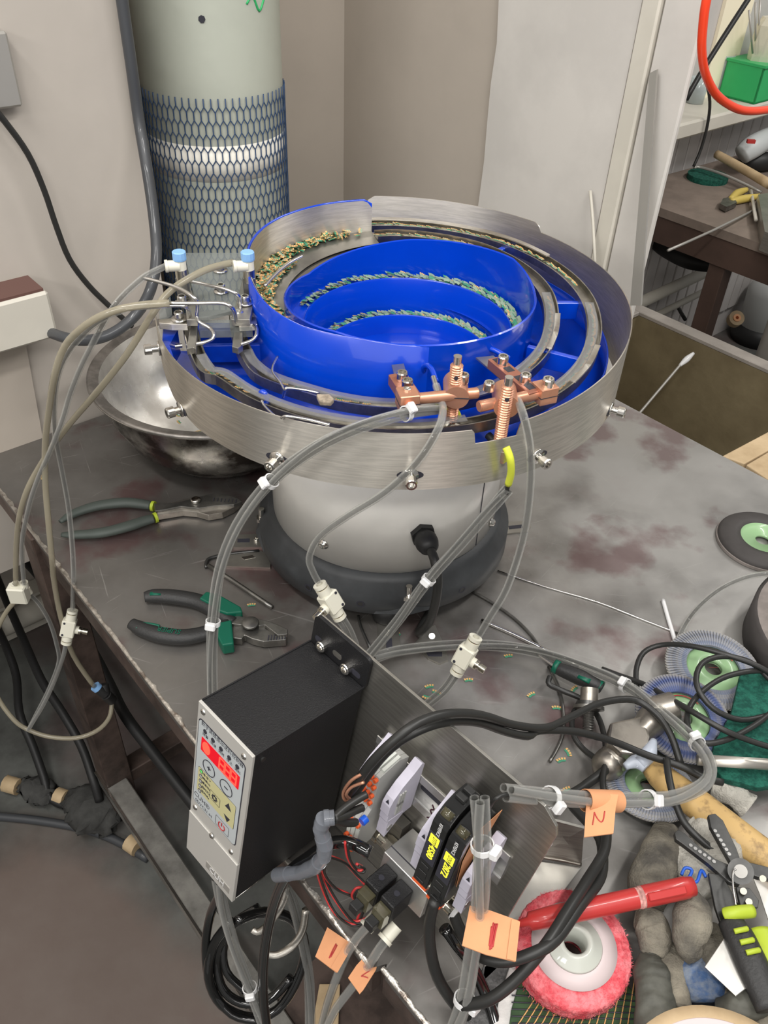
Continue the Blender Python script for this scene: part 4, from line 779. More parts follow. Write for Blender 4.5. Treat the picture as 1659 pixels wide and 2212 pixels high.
flatpart('upper_jaw', [(470, 1342), (500, 1345), (520, 1335), (545, 1333), (565, 1338), (590, 1345), (622, 1359), (621, 1370), (600, 1372), (585, 1360), (572, 1350), (560, 1352), (545, 1345), (520, 1350), (505, 1348)], T+.019, .006, M['toolsteel'], t)
b = MB(); p = Z(541, 1347, T+.019); b.lathe([(0, 0), (.011, 0), (.011, .002), (.010, .0028), (0, .0028)], M['toolsteel'], p, seg=28); put(b.build('pivot'), t)
for i in range(7): 
    q0 = Z(580+i*6, 1378-i*.5, T+.0143); b = MB(); b.box((-.0007, -.0045, 0), (.0007, .0045, .0008), M['ink'], Matrix.Translation(q0)); put(b.build('tooth'), t)
# hex keys and rods
line('hex_key', 'small steel hex key lying beside the feeder base', 'hex key', [Z(445, 1226, T+.003), Z(446, 1214, T+.003), Z(456, 1205, T+.003), Z(500, 1196, T+.003), Z(560, 1190, T+.003)], .0026, M['toolsteel2'], seg=6, res=3)
line('hex_key', 'longer steel hex key pointing at the green pliers', 'hex key', [Z(450, 1222, T+.0035), Z(500, 1253, T+.0035), Z(550, 1287, T+.0035), Z(588, 1312, T+.0035)], .0034, M['toolsteel'], seg=6, res=2)
b = MB(); b.prism([Z(u, v, T+.003) for u, v in ((470, 1222), (505, 1192), (560, 1188), (585, 1200), (584, 1226))], (0, 0, -.0028), M['ssflat']); b.prism([Z(u, v, T+.0033) for u, v in ((520, 1203), (545, 1199), (552, 1204), (528, 1209))], (0, 0, -.0003), M['chrome']); tag(b.build('steel_tab'), 'thin grey steel tab tucked against the feeder base', 'metal plate')
for i, (P, r, m, lab) in enumerate((([(1075, 1233), (1180, 1268), (1290, 1300), (1380, 1335), (1465, 1368)], .0013, 'wire', 'thin bright wire running right from the feeder base'), ([(1015, 1275), (1060, 1300), (1110, 1335), (1150, 1375), (1170, 1410)], .0021, 'toolsteel', 'bent dark rod curving from the feeder foot'), ([(1040, 1340), (1110, 1370), (1180, 1405), (1250, 1440)], .0028, 'wire', 'straight steel rod crossing under the clear tube bundle'), ([(1185, 1440), (1205, 1480), (1216, 1530), (1217, 1580), (1205, 1615), (1188, 1645)], .0022, 'toolsteel', 'curved steel rod beside the bolt'), ([(1165, 1400), (1190, 1425), (1200, 1450)], .003, 'darksteel', 'short dark rod end near the green screwdriver'), ([(774, 1330), (780, 1355), (800, 1400)], .0018, 'toolsteel2', 'thin dark rod behind the mounting plate'))):
    line('metal_rod', lab, 'rod', [Z(u, v, T+r+.0004) for u, v in P], r, M[m], seg=7, res=3)
line('plastic_strip', 'thin white plastic strip lying left of the dark disc', 'strip', [Z(1432, 1296, T+.002), Z(1443, 1335, T+.002), Z(1459, 1388, T+.002)], .003, M['nylon'], seg=6)
b = MB(); b.prism([Z(u, v, T+.003) for u, v in ((895, 1390), (925, 1355), (940, 1350), (965, 1405), (968, 1425), (950, 1433), (925, 1422))], (0, 0, -.0027), M['ssflat']); b.cyl(Z(933, 1374, T+.003), Z(933, 1374, T+.0055), .004, M['chrome'], 12); b.prism([Z(u, v, T+.0033) for u, v in ((920, 1408), (955, 1408), (955, 1418), (925, 1418))], (0, 0, -.0003), M['ink']); tag(b.build('slotted_foot_plate'), 'slotted steel foot plate in front of the feeder', 'metal plate')
b = MB(); b.prism([Z(u, v, T+.003) for u, v in ((1090, 1128), (1130, 1125), (1148, 1135), (1140, 1148), (1095, 1152))], (0, 0, -.0027), M['ssflat']); b.prism([Z(u, v, T+.0033) for u, v in ((1098, 1136), (1128, 1133), (1130, 1140), (1100, 1143))], (0, 0, -.0003), M['ink']); tag(b.build('slotted_foot_plate'), 'slotted steel foot plate at the right of the feeder', 'metal plate')
b = MB(); b.prism([Z(u, v, T+.0006) for u, v in ((280, 1082), (296, 1078), (308, 1084), (296, 1088))], (0, 0, -.0004), M['bluepaint']); tag(b.build('paint_smear'), 'small blue paint smear behind the slip joint pliers', 'paint mark')
# ================================================================== CONTROLLER AND MOUNTING PLATE
LF = Matrix(((0.72457, 0.67472, 0.14053, -.15223), (-0.68755, 0.72174, 0.07974, .44914), (-0.04763, -0.1544, 0.98686, 1.03989), (0, 0, 0, 1)))
LI = LF.inverted()
def LP(u, v, y=0., ax=1):            # local point on the plane local[ax] = y
    o = LI @ O; q = (LI.to_3x3() @ ray(u, v)); return o+q*((y-o[ax])/q[ax])
def LW(u, v, y=0., ax=1): return LF @ LP(u, v, y, ax)
BW, BD, BH = .075, .1328, .2174
CT = thing('vibration_controller', 'black feeder controller with silver keypad face and red display', 'controller', mx=LF.copy())
def cpart(b, name, par=None, **k): return b.build(name, par or CT, inv=False, **k)
b = MB(); b.box((.0005, .003, -BH+.001), (BW-.0005, BD-.004, -.0005), M['blackbox'], bev=.001); cpart(b, 'case')
b = MB(); b.box((.0003, .003, -.0022), (.0018, BD-.004, .0004), M['blackbox']); cpart(b, 'lid_lip')
b = MB(); b.box((BW-.001, .003, -.0022), (BW+.0004, BD-.004, .0002), M['blackbox']); cpart(b, 'lid_lip')
b = MB(); b.box((0, 0, -BH*.712), (BW, .003, 0), M['face'], bev=.0004); fcp = cpart(b, 'keypad_plate')
b = MB(); b.box((0, -.0012, -BH), (BW, .003, -BH*.713), M['face'], bev=.0004); low = cpart(b, 'lower_cover'); low['label'] = 'plain silver lower cover with a small logo window'
c7 = lambda x, y: (400+x/6.147, 1500+y/6.147)
def fp(x, y, off=-.0003): p = LP(*c7(x, y), 0.); p.y = off; return p
def FX(x, y, off=-.0006, rot=0):      # frame on the face, text reading left to right, facing -y
    p = fp(x, y, off); return Matrix(((1, 0, 0, p.x), (0, 0, -1, p.y), (0, 1, 0, p.z), (0, 0, 0, 1))) @ Matrix.Rotation(rot, 4, 'Z')
def rrect(x0, x1, z0, z1, r, y, n=5):
    P = []
    for cx_, cz_, a in ((x1-r, z1-r, 0), (x0+r, z1-r, 90), (x0+r, z0+r, 180), (x1-r, z0+r, 270)):
        for i in range(n+1): t_ = math.radians(a+90*i/n); P.append(Vector((cx_+r*math.cos(t_), y, cz_+r*math.sin(t_))))
    return P
def decal(name, P, m, th=.0002, par=None): b = MB(); b.prism(P, (0, th, 0), m); return cpart(b, name, par or fcp)
tl, tr_, bl_, br_ = fp(200, 300), fp(800, 960), fp(110, 1370), fp(660, 2020); X0, X1, Z0, Z1 = (tl.x+bl_.x)/2, (tr_.x+br_.x)/2, (bl_.z+br_.z)/2, (tl.z+tr_.z)/2
decal('overlay_border', rrect(X0-.001, X1+.001, Z0-.001, Z1+.001, .005, -.0003), M['ink']); decal('grey_overlay', rrect(X0, X1, Z0, Z1, .0045, -.0006), M['panel'])
d0, d1, d2 = fp(235, 545), fp(735, 1100), fp(215, 710); decal('display_window', rrect((d0.x+d2.x)/2, d1.x, (d2.z+fp(705, 1265).z)/2, (d0.z+d1.z)/2, .001, -.0009), M['redled'])
dz0, dz1, dx0, dx1 = (d2.z+fp(705, 1265).z)/2, (d0.z+d1.z)/2, (d0.x+d2.x)/2, d1.x; W_ = dx1-dx0; dh = dz1-dz0
b = MB(); b.prism([Vector((dx0+W_*.14+dh*.32*math.cos(t_*PI/8), -.0012, (dz0+dz1)/2+dh*.40*math.sin(t_*PI/8))) for t_ in range(16)], (0, .0003, 0), M['reddigit']); cpart(b, 'lit_digit', fcp)
for k in (.56, .71, .86):
    b = MB()
    for (a0, a1, c0, c1) in ((-.07, .07, .36, .44), (-.07, .07, -.44, -.36), (-.07, .07, -.05, .05), (-.085, -.05, -.4, .4), (.05, .085, -.4, .4)): b.box((dx0+W_*(k+a0), -.0012, (dz0+dz1)/2+dh*c0), (dx0+W_*(k+a1), -.0009, (dz0+dz1)/2+dh*c1), M['reddigit'])
    cpart(b, 'lit_digit', fcp, kind='stuff')
for (x, y, s_) in ((325, 978, '+'), (553, 1238, '-')):
    c = fp(x, y, -.0006); b = MB(); b.cyl(c+Vector((0, -.0001, 0)), c+Vector((0, -.0006, 0)), .0088, M['ink'], 32, hole=.0083); k_ = cpart(b, 'round_key', fcp)
    b = MB(); b.box((c.x-.0025, c.y-.0006, c.z-.0004), (c.x+.0025, c.y-.0002, c.z+.0004), M['ink'])
    if s_ == '+': b.box((c.x-.0004, c.y-.0006, c.z-.0025), (c.x+.0004, c.y-.0002, c.z+.0025), M['ink'])
    cpart(b, 'plus_sign' if s_ == '+' else 'minus_sign', fcp, kind='stuff' if 0 else None)
o0, o1, o2, o3 = fp(190, 940), fp(680, 1490), fp(165, 1235), fp(645, 1800); decal('yellow_field', rrect((o0.x+o2.x)/2-.0003, (o1.x+o3.x)/2+.0003, (o2.z+o3.z)/2-.0003, (o0.z+o1.z)/2+.0003, .002, -.0008), M['ink'])
decal('yellow_field', rrect((o0.x+o2.x)/2, (o1.x+o3.x)/2, (o2.z+o3.z)/2, (o0.z+o1.z)/2, .002, -.0010), M['olive'])
for i, (x, y) in enumerate(((276, 488), (380, 603), (487, 718), (596, 835), (703, 955))):
    c = fp(x, y, -.0006); b = MB(); b.cyl(c, c+Vector((0, -.0006, 0)), .0024, M['ink'], 16); cpart(b, 'indicator', fcp)
    text(('报警', '调速', '调频', '停止', '满料')[i], .0042, M['ink'], fcp, FX(x, y+58), 'small_lettering', .0001)
for i, (x, y) in enumerate(((230, 1013), (224, 1075), (219, 1140), (212, 1205), (206, 1267))):
    c = fp(x, y, -.0010); b = MB(); b.cyl(c, c+Vector((0, -.0005, 0)), .0023, M['ink'], 14, hole=.0019); b.cyl(c, c+Vector((0, -.0003, 0)), .0019, M['greenled'] if i == 0 else M['greypl'], 14); cpart(b, 'indicator', fcp)
    text(('电 压 V', '频率Hz', '缓启动s', '延时开s', '延时关s')[i], .0036, M['ink'], fcp, FX(x+72, y+83-8*i+4, -.0011), 'small_lettering', .0001)
text('数字调频振动送料控制器', .0060, M['ink'], fcp, Matrix.Translation((0, 0, .0005)) @ FX(497, 662), 'heading', .0001, xs=.90)
text('CUH®', .0082, M['ink'], fcp, FX(228, 1402), 'lettering', .0001); text('SDVC31-M', .0056, M['ink'], fcp, FX(250, 1505), 'lettering', .0001)
for nm, P, m, y_ in (('up_arrow', [(540, 1468), (590, 1438), (622, 1560)], 'ink', -.0011), ('down_arrow', [(525, 1570), (608, 1660), (565, 1688)], 'ink', -.0011)): decal(nm, [fp(x, y, y_) for x, y in P], M[m])
def outline(name, x0, x1, z0, z1, r, y, m):
    b = MB(); A = rrect(x0, x1, z0, z1, r, y); B2_ = rrect(x0+.0004, x1-.0004, z0+.0004, z1-.0004, r*.8, y); n = len(A)
    b.faces(A+B2_, [[i, (i+1) % n, n+(i+1) % n, n+i] for i in range(n)], m); return cpart(b, name, fcp)
k0, k1, k2 = fp(345, 1245), fp(480, 1395), fp(468, 1495); outline('set_key', k0.x, (k1.x+k2.x)/2, (k2.z+fp(335, 1355).z)/2, k0.z, .001, -.0013, M['ink'])
c = (fp(404, 1368, -.0013)); b = MB(); b.cyl(c, c+Vector((0, -.0003, 0)), .0032, M['ink'], 20, hole=.0021)
for i in range(8): a = i*PI/4; b.box((-.0005, -.0003, .0030), (.0005, 0, .0042), M['ink'], Matrix.Translation(c) @ Matrix.Rotation(a, 4, 'Y'))
cpart(b, 'gear_symbol', fcp, kind='stuff')
k0, k1, k2 = fp(418, 1585), fp(590, 1780), fp(580, 1900); outline('power_key', k0.x, (k1.x+k2.x)/2, (k2.z+fp(405, 1690).z)/2, k0.z, .001, -.0009, M['ink'])
c = fp(492, 1745, -.0009); b = MB(); b.sweep([c+Vector((.0045*math.sin(a), -.0001, .0045*math.cos(a))) for a in [math.radians(35+290*i/14) for i in range(15)]], .0005, M['redink'], 6, 2); b.box((c.x-.0005, c.y-.0005, c.z+.0005), (c.x+.0005, c.y, c.z+.0052), M['redink']); cpart(b, 'power_symbol', fcp, kind='stuff')
def panscrew(p, par, ax=(0, -1, 0), r=.0032):
    b = MB(); b.lathe([(r, 0), (r*.9, .0008), (r*.5, .0015), (r*.2, .0012), (0, .0008)], M['chrome'], p, ax, 16); return b.build('screw', par, inv=False)
for x, y in ((240, 235), (780, 825), (135, 1500), (610, 2090)): panscrew(fp(x, y, 0), fcp)
panscrew(fp(365, 1870, -.0012), low)
w0, w1 = LP(446, 1862, -.0012), LP(492, 1925, -.0012); b = MB(); b.box((w0.x, -.0016, w1.z-.002), (w1.x+.002, -.0012, w0.z+.002), M['beige']); cpart(b, 'logo_window', low)
text('CUH', .011, M['nylon'], low, Matrix(((1, 0, 0, (w0.x+w1.x)/2), (0, 0, -1, -.0018), (0, 1, 0, (w0.z+w1.z)/2), (0, 0, 0, 1))), 'lettering', .0001)
b = MB(); b.cyl((BW-.0008, .012, -.012), (BW+.0008, .012, -.012), .0026, M['toolsteel2'], 12); cpart(b, 'side_screw')
b = MB(); b.sweep([Vector((BW-.001, .004, -BH+.0005)), Vector((BW-.001, .04, -BH+.0005))], .0006, M['chrome'], 5, 1); cpart(b, 'bottom_edge')
# mounting flange of the controller
P = rrect(.001, BW+.001, -.004, .034, .006, BD-.004); b = MB(); b.prism(P, (0, .004, 0), M['blackbox']); fl = cpart(b, 'flange')
for (u, v) in ((700, 1393), (752, 1441)):
    p = LP(u, v, BD-.004); b = MB(); capscrew(b, p, (0, -1, 0), .0058, .006); cpart(b, 'cap_screw', fl)
for (u, v) in ((728, 1415), (690, 1383), (768, 1455)):
    p = LP(u, v, BD-.0042); b = MB(); b.prism(rrect(p.x-.006, p.x+.006, p.z-.0032, p.z+.0032, .003, p.y), (0, .0003, 0), M['ink'] if u != 728 else M['ssflat']); cpart(b, 'slot', fl)
# plate
PT = thing('mounting_plate', 'brushed steel mounting plate carrying the controller and rail', 'plate', mx=LF.copy())
c0 = LP(690, 1335, .133); c1 = LP(1130, 1712, .133); c2 = LP(1203, 1790, .133); c3 = LP(1025, 2112, .133); zb = -.215
P = [Vector((-.012, .133, .030)), Vector((-.010, .133, zb)), Vector((c3.x-.002, .133, zb)), Vector((c2.x+.002, .133, c2.z-.008)), Vector((c2.x-.001, .133, c2.z+.001)), Vector((c1.x+.02, .133, c1.z+.004)), Vector((c0.x+.001, .133, c0.z+.004))]
b = MB(); b.prism(P[1:], (0, .003, 0), M['ssflat']); b.build('plate_sheet', PT, inv=False, bev=.0004)
b = MB(); b.prism([Vector((.02, .136, zb)), Vector((c3.x-.02, .136, zb)), Vector((c3.x-.02, .136, zb+.003)), Vector((.02, .136, zb+.003))], (0, .07, 0), M['ssflat']); b.build('plate_foot', PT, inv=False)
# din rail
rx0, rx1, rz0, rz1, ry = .105, .262, -.078, -.036, .133
b = MB(); P = [(ry, rz1-.009), (ry-.0075, rz1-.009), (ry-.0075, rz1), (ry-.0065, rz1), (ry-.0065, rz1-.010), (ry-.001, rz1-.010), (ry-.001, rz0+.010), (ry-.0065, rz0+.010), (ry-.0065, rz0), (ry-.0075, rz0), (ry-.0075, rz0+.009), (ry, rz0+.009)]
b.prism([Vector((rx0, y, z)) for y, z in P], (rx1-rx0, 0, 0), M['alu']); rl = b.build('din_rail', PT, inv=False, bev=.0003)
b = MB(); b.box((rx0, ry-.0078, rz1-.009), (rx1, ry-.0074, rz1), M['alu']); b.build('rail_lip', rl, inv=False); b = MB(); b.box((rx0, ry-.0078, rz0), (rx1, ry-.0074, rz0+.009), M['alu']); b.build('rail_lip', rl, inv=False)
b = MB(); b.prism(rrect(.160, .186, -.060, -.054, .003, ry-.0012), (0, .0002, 0), M['ink']); b.build('rail_slot', rl, inv=False)
p = LP(930, 1750, .125); b = MB(); b.sweep([p+Vector((0, 0, .008)), p+Vector((.003, 0, .004)), p+Vector((0, 0, 0)), p+Vector((.004, 0, -.006)), p+Vector((-.001, 0, -.012))], .0007, mat('marker_ink', (.05, .01, .02), .6), 5); b.build('marker_stroke', rl, inv=False)
# end clamps
def endclamp(x, w_, label):
    t = thing('end_clamp', label, 'end clamp', group='lilac grey end clamps on the rail', mx=LF @ Matrix.Translation((x, 0, 0)))
    P = [(.1245, -.020), (.1245, -.032), (.115, -.036), (.106, -.040), (.103, -.048), (.099, -.062), (.112, -.066), (.1245, -.072), (.1245, -.092), (.108, -.094), (.093, -.096), (.091, -.078), (.0885, -.070), (.088, -.052), (.094, -.038), (.103, -.028), (.110, -.022), (.116, -.014)]
    b = MB(); P = [(.1245, -.018), (.120, -.014), (.112, -.022), (.100, -.031), (.091, -.042), (.088, -.050), (.088, -.062), (.0895, -.063), (.0895, -.072), (.091, -.073), (.092, -.078), (.112, -.080), (.1245, -.080)]
    b.prism([Vector((0, y, z)) for y, z in P], (w_, 0, 0), M['lilac']); b.build('clamp_body', t, inv=False, bev=.0005)
    b = MB(); b.prism([Vector((-.0003, .0915, -.072)), Vector((-.0003, .112, -.075)), Vector((-.0003, .112, -.079)), Vector((-.0003, .092, -.096))], (w_+.0006, 0, 0), M['lilac']); ft = b.build('clamp_foot', t, inv=False)
    b = MB(); b.cyl((w_+.0002, .096, -.085), (w_+.0008, .096, -.085), .0035, M['wire'], 16); b.build('foot_screw', t, inv=False)
    for k in range(6):
        b = MB(); b.box((w_-.0002, .098+.003*(k % 3), -.068+.012*(k//3)), (w_+.0012, .100+.003*(k % 3), -.052+.012*(k//3)), M['greypl']); b.build('rib', t, inv=False)
    b = MB(); b.prism([Vector((w_*.35, .0888, -.048)), Vector((w_*.75, .0888, -.048)), Vector((w_*.55, .0888, -.043))], (0, -.0004, 0), M['ink']); b.build('arrow_mark', t, inv=False)
    return t
for x, lab in ((.1185, 'lilac grey end clamp left of the terminal blocks'), (.1515, 'lilac grey end clamp right of the terminal blocks'), (.1945, 'lilac grey end clamp left of the two black amplifiers'), (.2445, 'lilac grey end clamp right of the two black amplifiers')): endclamp(x, .0095, lab)
# terminal blocks
TP = [(.1245, -.026), (.110, -.020), (.0866, -.026), (.0868, -.048), (.0872, -.071), (.0783, -.084), (.0785, -.128), (.100, -.128), (.1245, -.092)]
TBX = [.1290, .1340, .1390]
for k, x in enumerate(TBX):
    t = thing('terminal_block', ('leftmost', 'middle', 'rightmost, flat grey ended')[k]+' grey terminal block with orange buttons on the rail', 'terminal block', group='grey terminal blocks', mx=LF @ Matrix.Translation((x, 0, 0)))
    b = MB(); b.prism([Vector((0, y, z)) for y, z in TP], (.0048, 0, 0), M['greypl']); b.build('block_body', t, inv=False, bev=.0003)
    for z_, y_ in ((-.030, .0866), (-.040, .0866), (-.052, .0868), (-.062, .0870), (-.088, .0783), (-.112, .0783), (-.124, .0783)):
        b = MB(); b.cyl((.0024, y_, z_), (.0024, y_-.0035, z_), .0021, M['orange'], 10); b.build('orange_button', t, inv=False)
    b = MB(); b.box((.0004, .0777, -.108), (.0044, .0783, -.094), M['ltgrey']); b.build('marking_field', t, inv=False)
    b = MB(); b.box((.0004, .0774, -.119), (.0044, .0783, -.114), M['orange2']); b.build('pale_orange_button', t, inv=False)
    b = MB(); b.prism([Vector((.0008, .112, -.0205)), Vector((.0040, .112, -.0205)), Vector((.0040, .092, -.0245)), Vector((.0008, .092, -.0245))], (0, 0, .003), M['ltgrey']); b.build('top_marker', t, inv=False)
b = MB(); b.cyl(LF @ Vector((.1435, .083, -.08)), LF @ Vector((.1435, .0775, -.081)), .004, mat('blue_clip', (.01, .1, .6), .4), 12); tag(b.build('blue_clip'), 'small blue clip among the terminal wires', 'clip')
# sensor amplifiers
for k, (x, num, sm_, lab) in enumerate(((.2068, '4580', '2777', 'black sensor amplifier showing 4580, left one of the pair'), (.2245, '2872', '2759', 'black sensor amplifier showing 2872, right one of the pair'))):
    wd = .0155; zo = 0 if k == 0 else -.004; t = thing('sensor_amplifier', lab, 'amplifier', group='black sensor amplifiers on the rail', mx=LF @ Matrix.Translation((x, 0, zo)))
    P = [(.1245, .004), (.1245, -.088), (.084, -.090), (.0795, -.088), (.0795, -.006), (.082, .000), (.090, .008), (.100, .012), (.116, .012)]
    b = MB(); b.prism([Vector((0, y, z)) for y, z in P], (wd, 0, 0), M['amp']); b.build('amplifier_body', t, inv=False, bev=.0008)
    b = MB(); b.prism([Vector((0, y, z)) for y, z in ((.079, -.0905), (.079, -.0875), (.086, -.0895), (.086, -.0925))], (wd, 0, 0), M['orange']); b.build('red_edge', t, inv=False)
    b = MB(); b.box((.001, .0785, -.055), (wd-.001, .0796, -.018), M['ink']); ds = b.build('display', t, inv=False)
    fx = lambda x_, z_, y_=.0783: Matrix(((0, 1, 0, x_), (0, 0, -1, y_), (-1, 0, 0, z_), (0, 0, 0, 1)))
    text(num, .0095, M['yled'], t, fx(wd*.52, -.0395), 'digits', .0002, xs=.9)
    b = MB(); b.box((.003, .0782, -.0295), (wd-.003, .0785, -.019), M['yled']); b.build('lit_field', t, inv=False); text(sm_, .0058, M['ink'], t, fx(wd*.52, -.0243, .0780), 'digits', .0001, xs=.75)
    text('KEYENCE', .0048, M['nylon'], t, fx(wd*.55, -.010, .0793), 'lettering', .0001, xs=.8)
    b = MB(); b.sweep([Vector((wd*.5, .083, .003)), Vector((wd*.5, .088, .0075))], .0055, M['smoke'], 14, 2); b.build('dial', t, inv=False)
    for (z_, h_) in ((-.063, .005), (-.074, .008), (-.084, .004)): b = MB(); b.box((.003, .0788, z_-h_/2), (wd-.004, .0796, z_+h_/2), M['greypl'] if 0 else M['rubber'], bev=.0003); b.build('key', t, inv=False)
    for y_ in (.100, .110): b = MB(); b.box((.003, y_-.003, .0118), (wd-.003, y_+.003, .016), M['rubber'], bev=.0006); b.build('connector', t, inv=False)
b = MB(); b.prism([Vector((.2405, y, z)) for y, z in ((.124, .006), (.092, .006), (.086, -.030), (.094, -.075), (.104, -.045))], (.0005, 0, 0), M['tape']); o = b.build('orange_sticker', inv=False); o.matrix_basis = LF.copy(); tag(o, 'orange paper sticker on the side of the right black amplifier', 'sticker')
# manifold with two solenoid valves
VM = thing('valve_manifold', 'aluminium valve manifold with two small solenoid valves below the rail', 'valve', mx=LF.copy())
b = MB(); b.box((.166, .092, -.150), (.221, .131, -.113), M['alu'], bev=.0006); b.build('manifold_block', VM, inv=False)
b = MB(); b.box((.166, .1005, -.1135), (.221, .1015, -.1125), M['ink']); b.build('seam', VM, inv=False)
for k, x in enumerate((.171, .1905)):
    b = MB(); b.box((x, .066, -.150), (x+.016, .0915, -.124), M['blackbox'], bev=.0008); vb = b.build('solenoid', VM, inv=False)
    b = MB(); b.box((x+.001, .056, -.150), (x+.015, .066, -.130), M['smoke'], bev=.0006); b.build('clear_cover', vb, inv=False)
    b = MB(); b.box((x+.002, .047, -.149), (x+.012, .056, -.139), M['rubber'], bev=.0006); b.build('plug', vb, inv=False)
    b = MB(); b.cyl((x+.008, .078, -.124), (x+.008, .078, -.1235), .0028, M['ink'], 14); b.build('button', vb, inv=False)
    p = LI @ Z(*((807, 1984, .855), (846, 2012, .858))[k]); b = MB(); b.cyl(p+Vector((0, .006, .003)), p+Vector((0, -.006, -.004)), .0062, M['ivory'], 16); b.cyl(p+Vector((0, -.006, -.004)), p+Vector((0, -.009, -.0055)), .0075, M['ivory'], 16, hole=.003); b.build('push_fitting', VM, inv=False)
b = MB(); b.cyl((.202, .080, -.137), (.2025, .080, -.137), .006, M['nylon'], 20); b.build('round_label', VM, inv=False)
for (x, s_) in ((.166, -1), (.221, 1)):
    a = Vector((x, .113, -.133)); d_ = Vector((s_, 0, -.02)); b = MB(); b.cyl(a, a+d_*.012, .0085, M['brass'], 6, smooth=False); b.cyl(a+d_*.010, a+d_*.020, .0075, M['brass'], 18); b.cyl(a+d_*.020, a+d_*.024, .009, M['nylon' if s_ > 0 else 'brass'], 18); b.build('port_fitting', VM, inv=False)
b = MB(); b.box((.150, .120, -.165), (.162, .132, -.11), M['ssflat']); b.build('bracket', VM, inv=False)
# ================================================================== TUBES, VALVES, CABLES
def bundle(label, pts, n, r, m, group, sp_=None, cat='tube', name='air_tube', words=('left', 'middle', 'right')):
    sp_ = sp_ or r*2.05; W3 = Zs(pts); N = len(W3)
    for k in range(n):
        off = ((-1, 1, 0)[k] if n == 3 else (-1, 1)[k])*r*1.03; dep = -1.75*r if (n == 3 and k == 2) else 0; Q = []
        for i, p in enumerate(W3):
            d = (W3[min(i+1, N-1)]-W3[max(i-1, 0)]).normalized(); view = (p-O).normalized(); s_ = d.cross(view).normalized(); tw = .5*math.sin(i*.9); vv = s_.cross(d); Q.append(p+s_*(off*math.cos(tw)+dep*math.sin(tw))+vv*(-off*math.sin(tw)+dep*math.cos(tw)))
        line(name, words[k]+' '+label, cat, Q, r, m, group, seg=10)
    return W3
def tieat(W3, i, r, label, head=(0, 0, 1)): d = (W3[min(i+1, len(W3)-1)]-W3[max(i-1, 0)]); return ztie('cable_tie', W3[i], d, r, label, head)
UP = (0, -.6, .8)
B1 = [(945, 882, 1.182), (878, 893, 1.192), (780, 922, 1.202), (680, 968, 1.185), (585, 1040, 1.140), (515, 1130, 1.080), (475, 1230, 1.020), (460, 1345, .965), (458, 1430, .915), (460, 1500, .865), (463, 1620, .80)]
B1 = B1[:9]+[(459, 1500, .885)]
W3 = bundle('of three clear tubes arching over the ring front to the controller', B1, 3, .0031, M['clear'], 'three clear tubes over the ring front')
tieat(W3, 1, .0068, 'white cable tie below the left copper sensor holder', UP); tieat(W3, 4, .0068, 'white cable tie at the lower left edge of the ring', UP); tieat(W3, 7, .0068, 'white cable tie beside the combination pliers', UP)
B1b = [(470, 1895, .80), (482, 1960, .74), (505, 2040, .67), (540, 2135, .58), (575, 2230, .50)]
W3 = bundle('of three clear tubes hanging out below the controller face', B1b, 3, .0033, M['clear'], 'clear tubes below the controller'); tieat(W3, 3, .0075, 'white cable tie on the tubes below the controller', UP)
W3 = bundle('of three clear tubes hanging beside the black coil', [(610, 1900, .70), (635, 1960, .62), (655, 2040, .55), (668, 2120, .48), (670, 2230, .40)], 3, .0034, M['clear'], 'clear tubes beside the black coil')
B4 = [(1098, 1056, 1.108), (1060, 1100, 1.085), (1000, 1170, 1.035), (926, 1252, .985), (860, 1340, .925), (795, 1418, .875)]
W3 = bundle('of three clear tubes running down from the yellow sleeve', B4, 3, .0031, M['clear'], 'three clear tubes below the yellow sleeve'); tieat(W3, 3, .0068, 'white cable tie in front of the dark feeder base', UP)
line('yellow_sleeve', 'bright yellow sleeve hanging from the right sensor', 'sleeve', Zs([(1093, 966, 1.168), (1102, 990, 1.158), (1104, 1020, 1.138), (1098, 1046, 1.118)]), .0038, M['yellow'], seg=10)
line('sleeve_wire', 'dark wire end below the yellow sleeve', 'wire', Zs([(1098, 1044, 1.119), (1096, 1054, 1.113), (1094, 1066, 1.106)]), .0024, M['cable'])
line('yellow_sleeve', 'dull yellow sleeve lying beside the left sensor', 'sleeve', Zs([(940, 878, 1.178), (965, 880, 1.176), (985, 888, 1.170), (992, 900, 1.162)]), .0028, M['yellow'], seg=10)
T2 = [(942, 832, 1.190), (950, 860, 1.186), (957, 885, 1.190), (945, 930, 1.195), (900, 1000, 1.168), (830, 1065, 1.130), (750, 1115, 1.085), (690, 1160, 1.035), (668, 1205, 1.005), (676, 1235, .985), (688, 1258, .970)]
line('air_tube', 'single clear tube from the bowl front down to the left flow valve', 'tube', Zs(T2), .0040, M['clear'], seg=12)
b = MB(); b.cyl(Z(936, 815, 1.192), Z(950, 862, 1.186), .0030, M['wire'], 10); put(b.build('air_nozzle'), FEED)
T3 = [(1080, 838, 1.196), (1108, 850, 1.192), (1130, 895, 1.198), (1146, 980, 1.165), (1143, 1080, 1.100), (1128, 1170, 1.035), (1095, 1270, .985), (1060, 1330, .950), (1035, 1372, .925)]
line('air_tube', 'single clear tube hanging at the right of the ring to the right flow valve', 'tube', Zs(T3), .0042, M['clear'], seg=12)
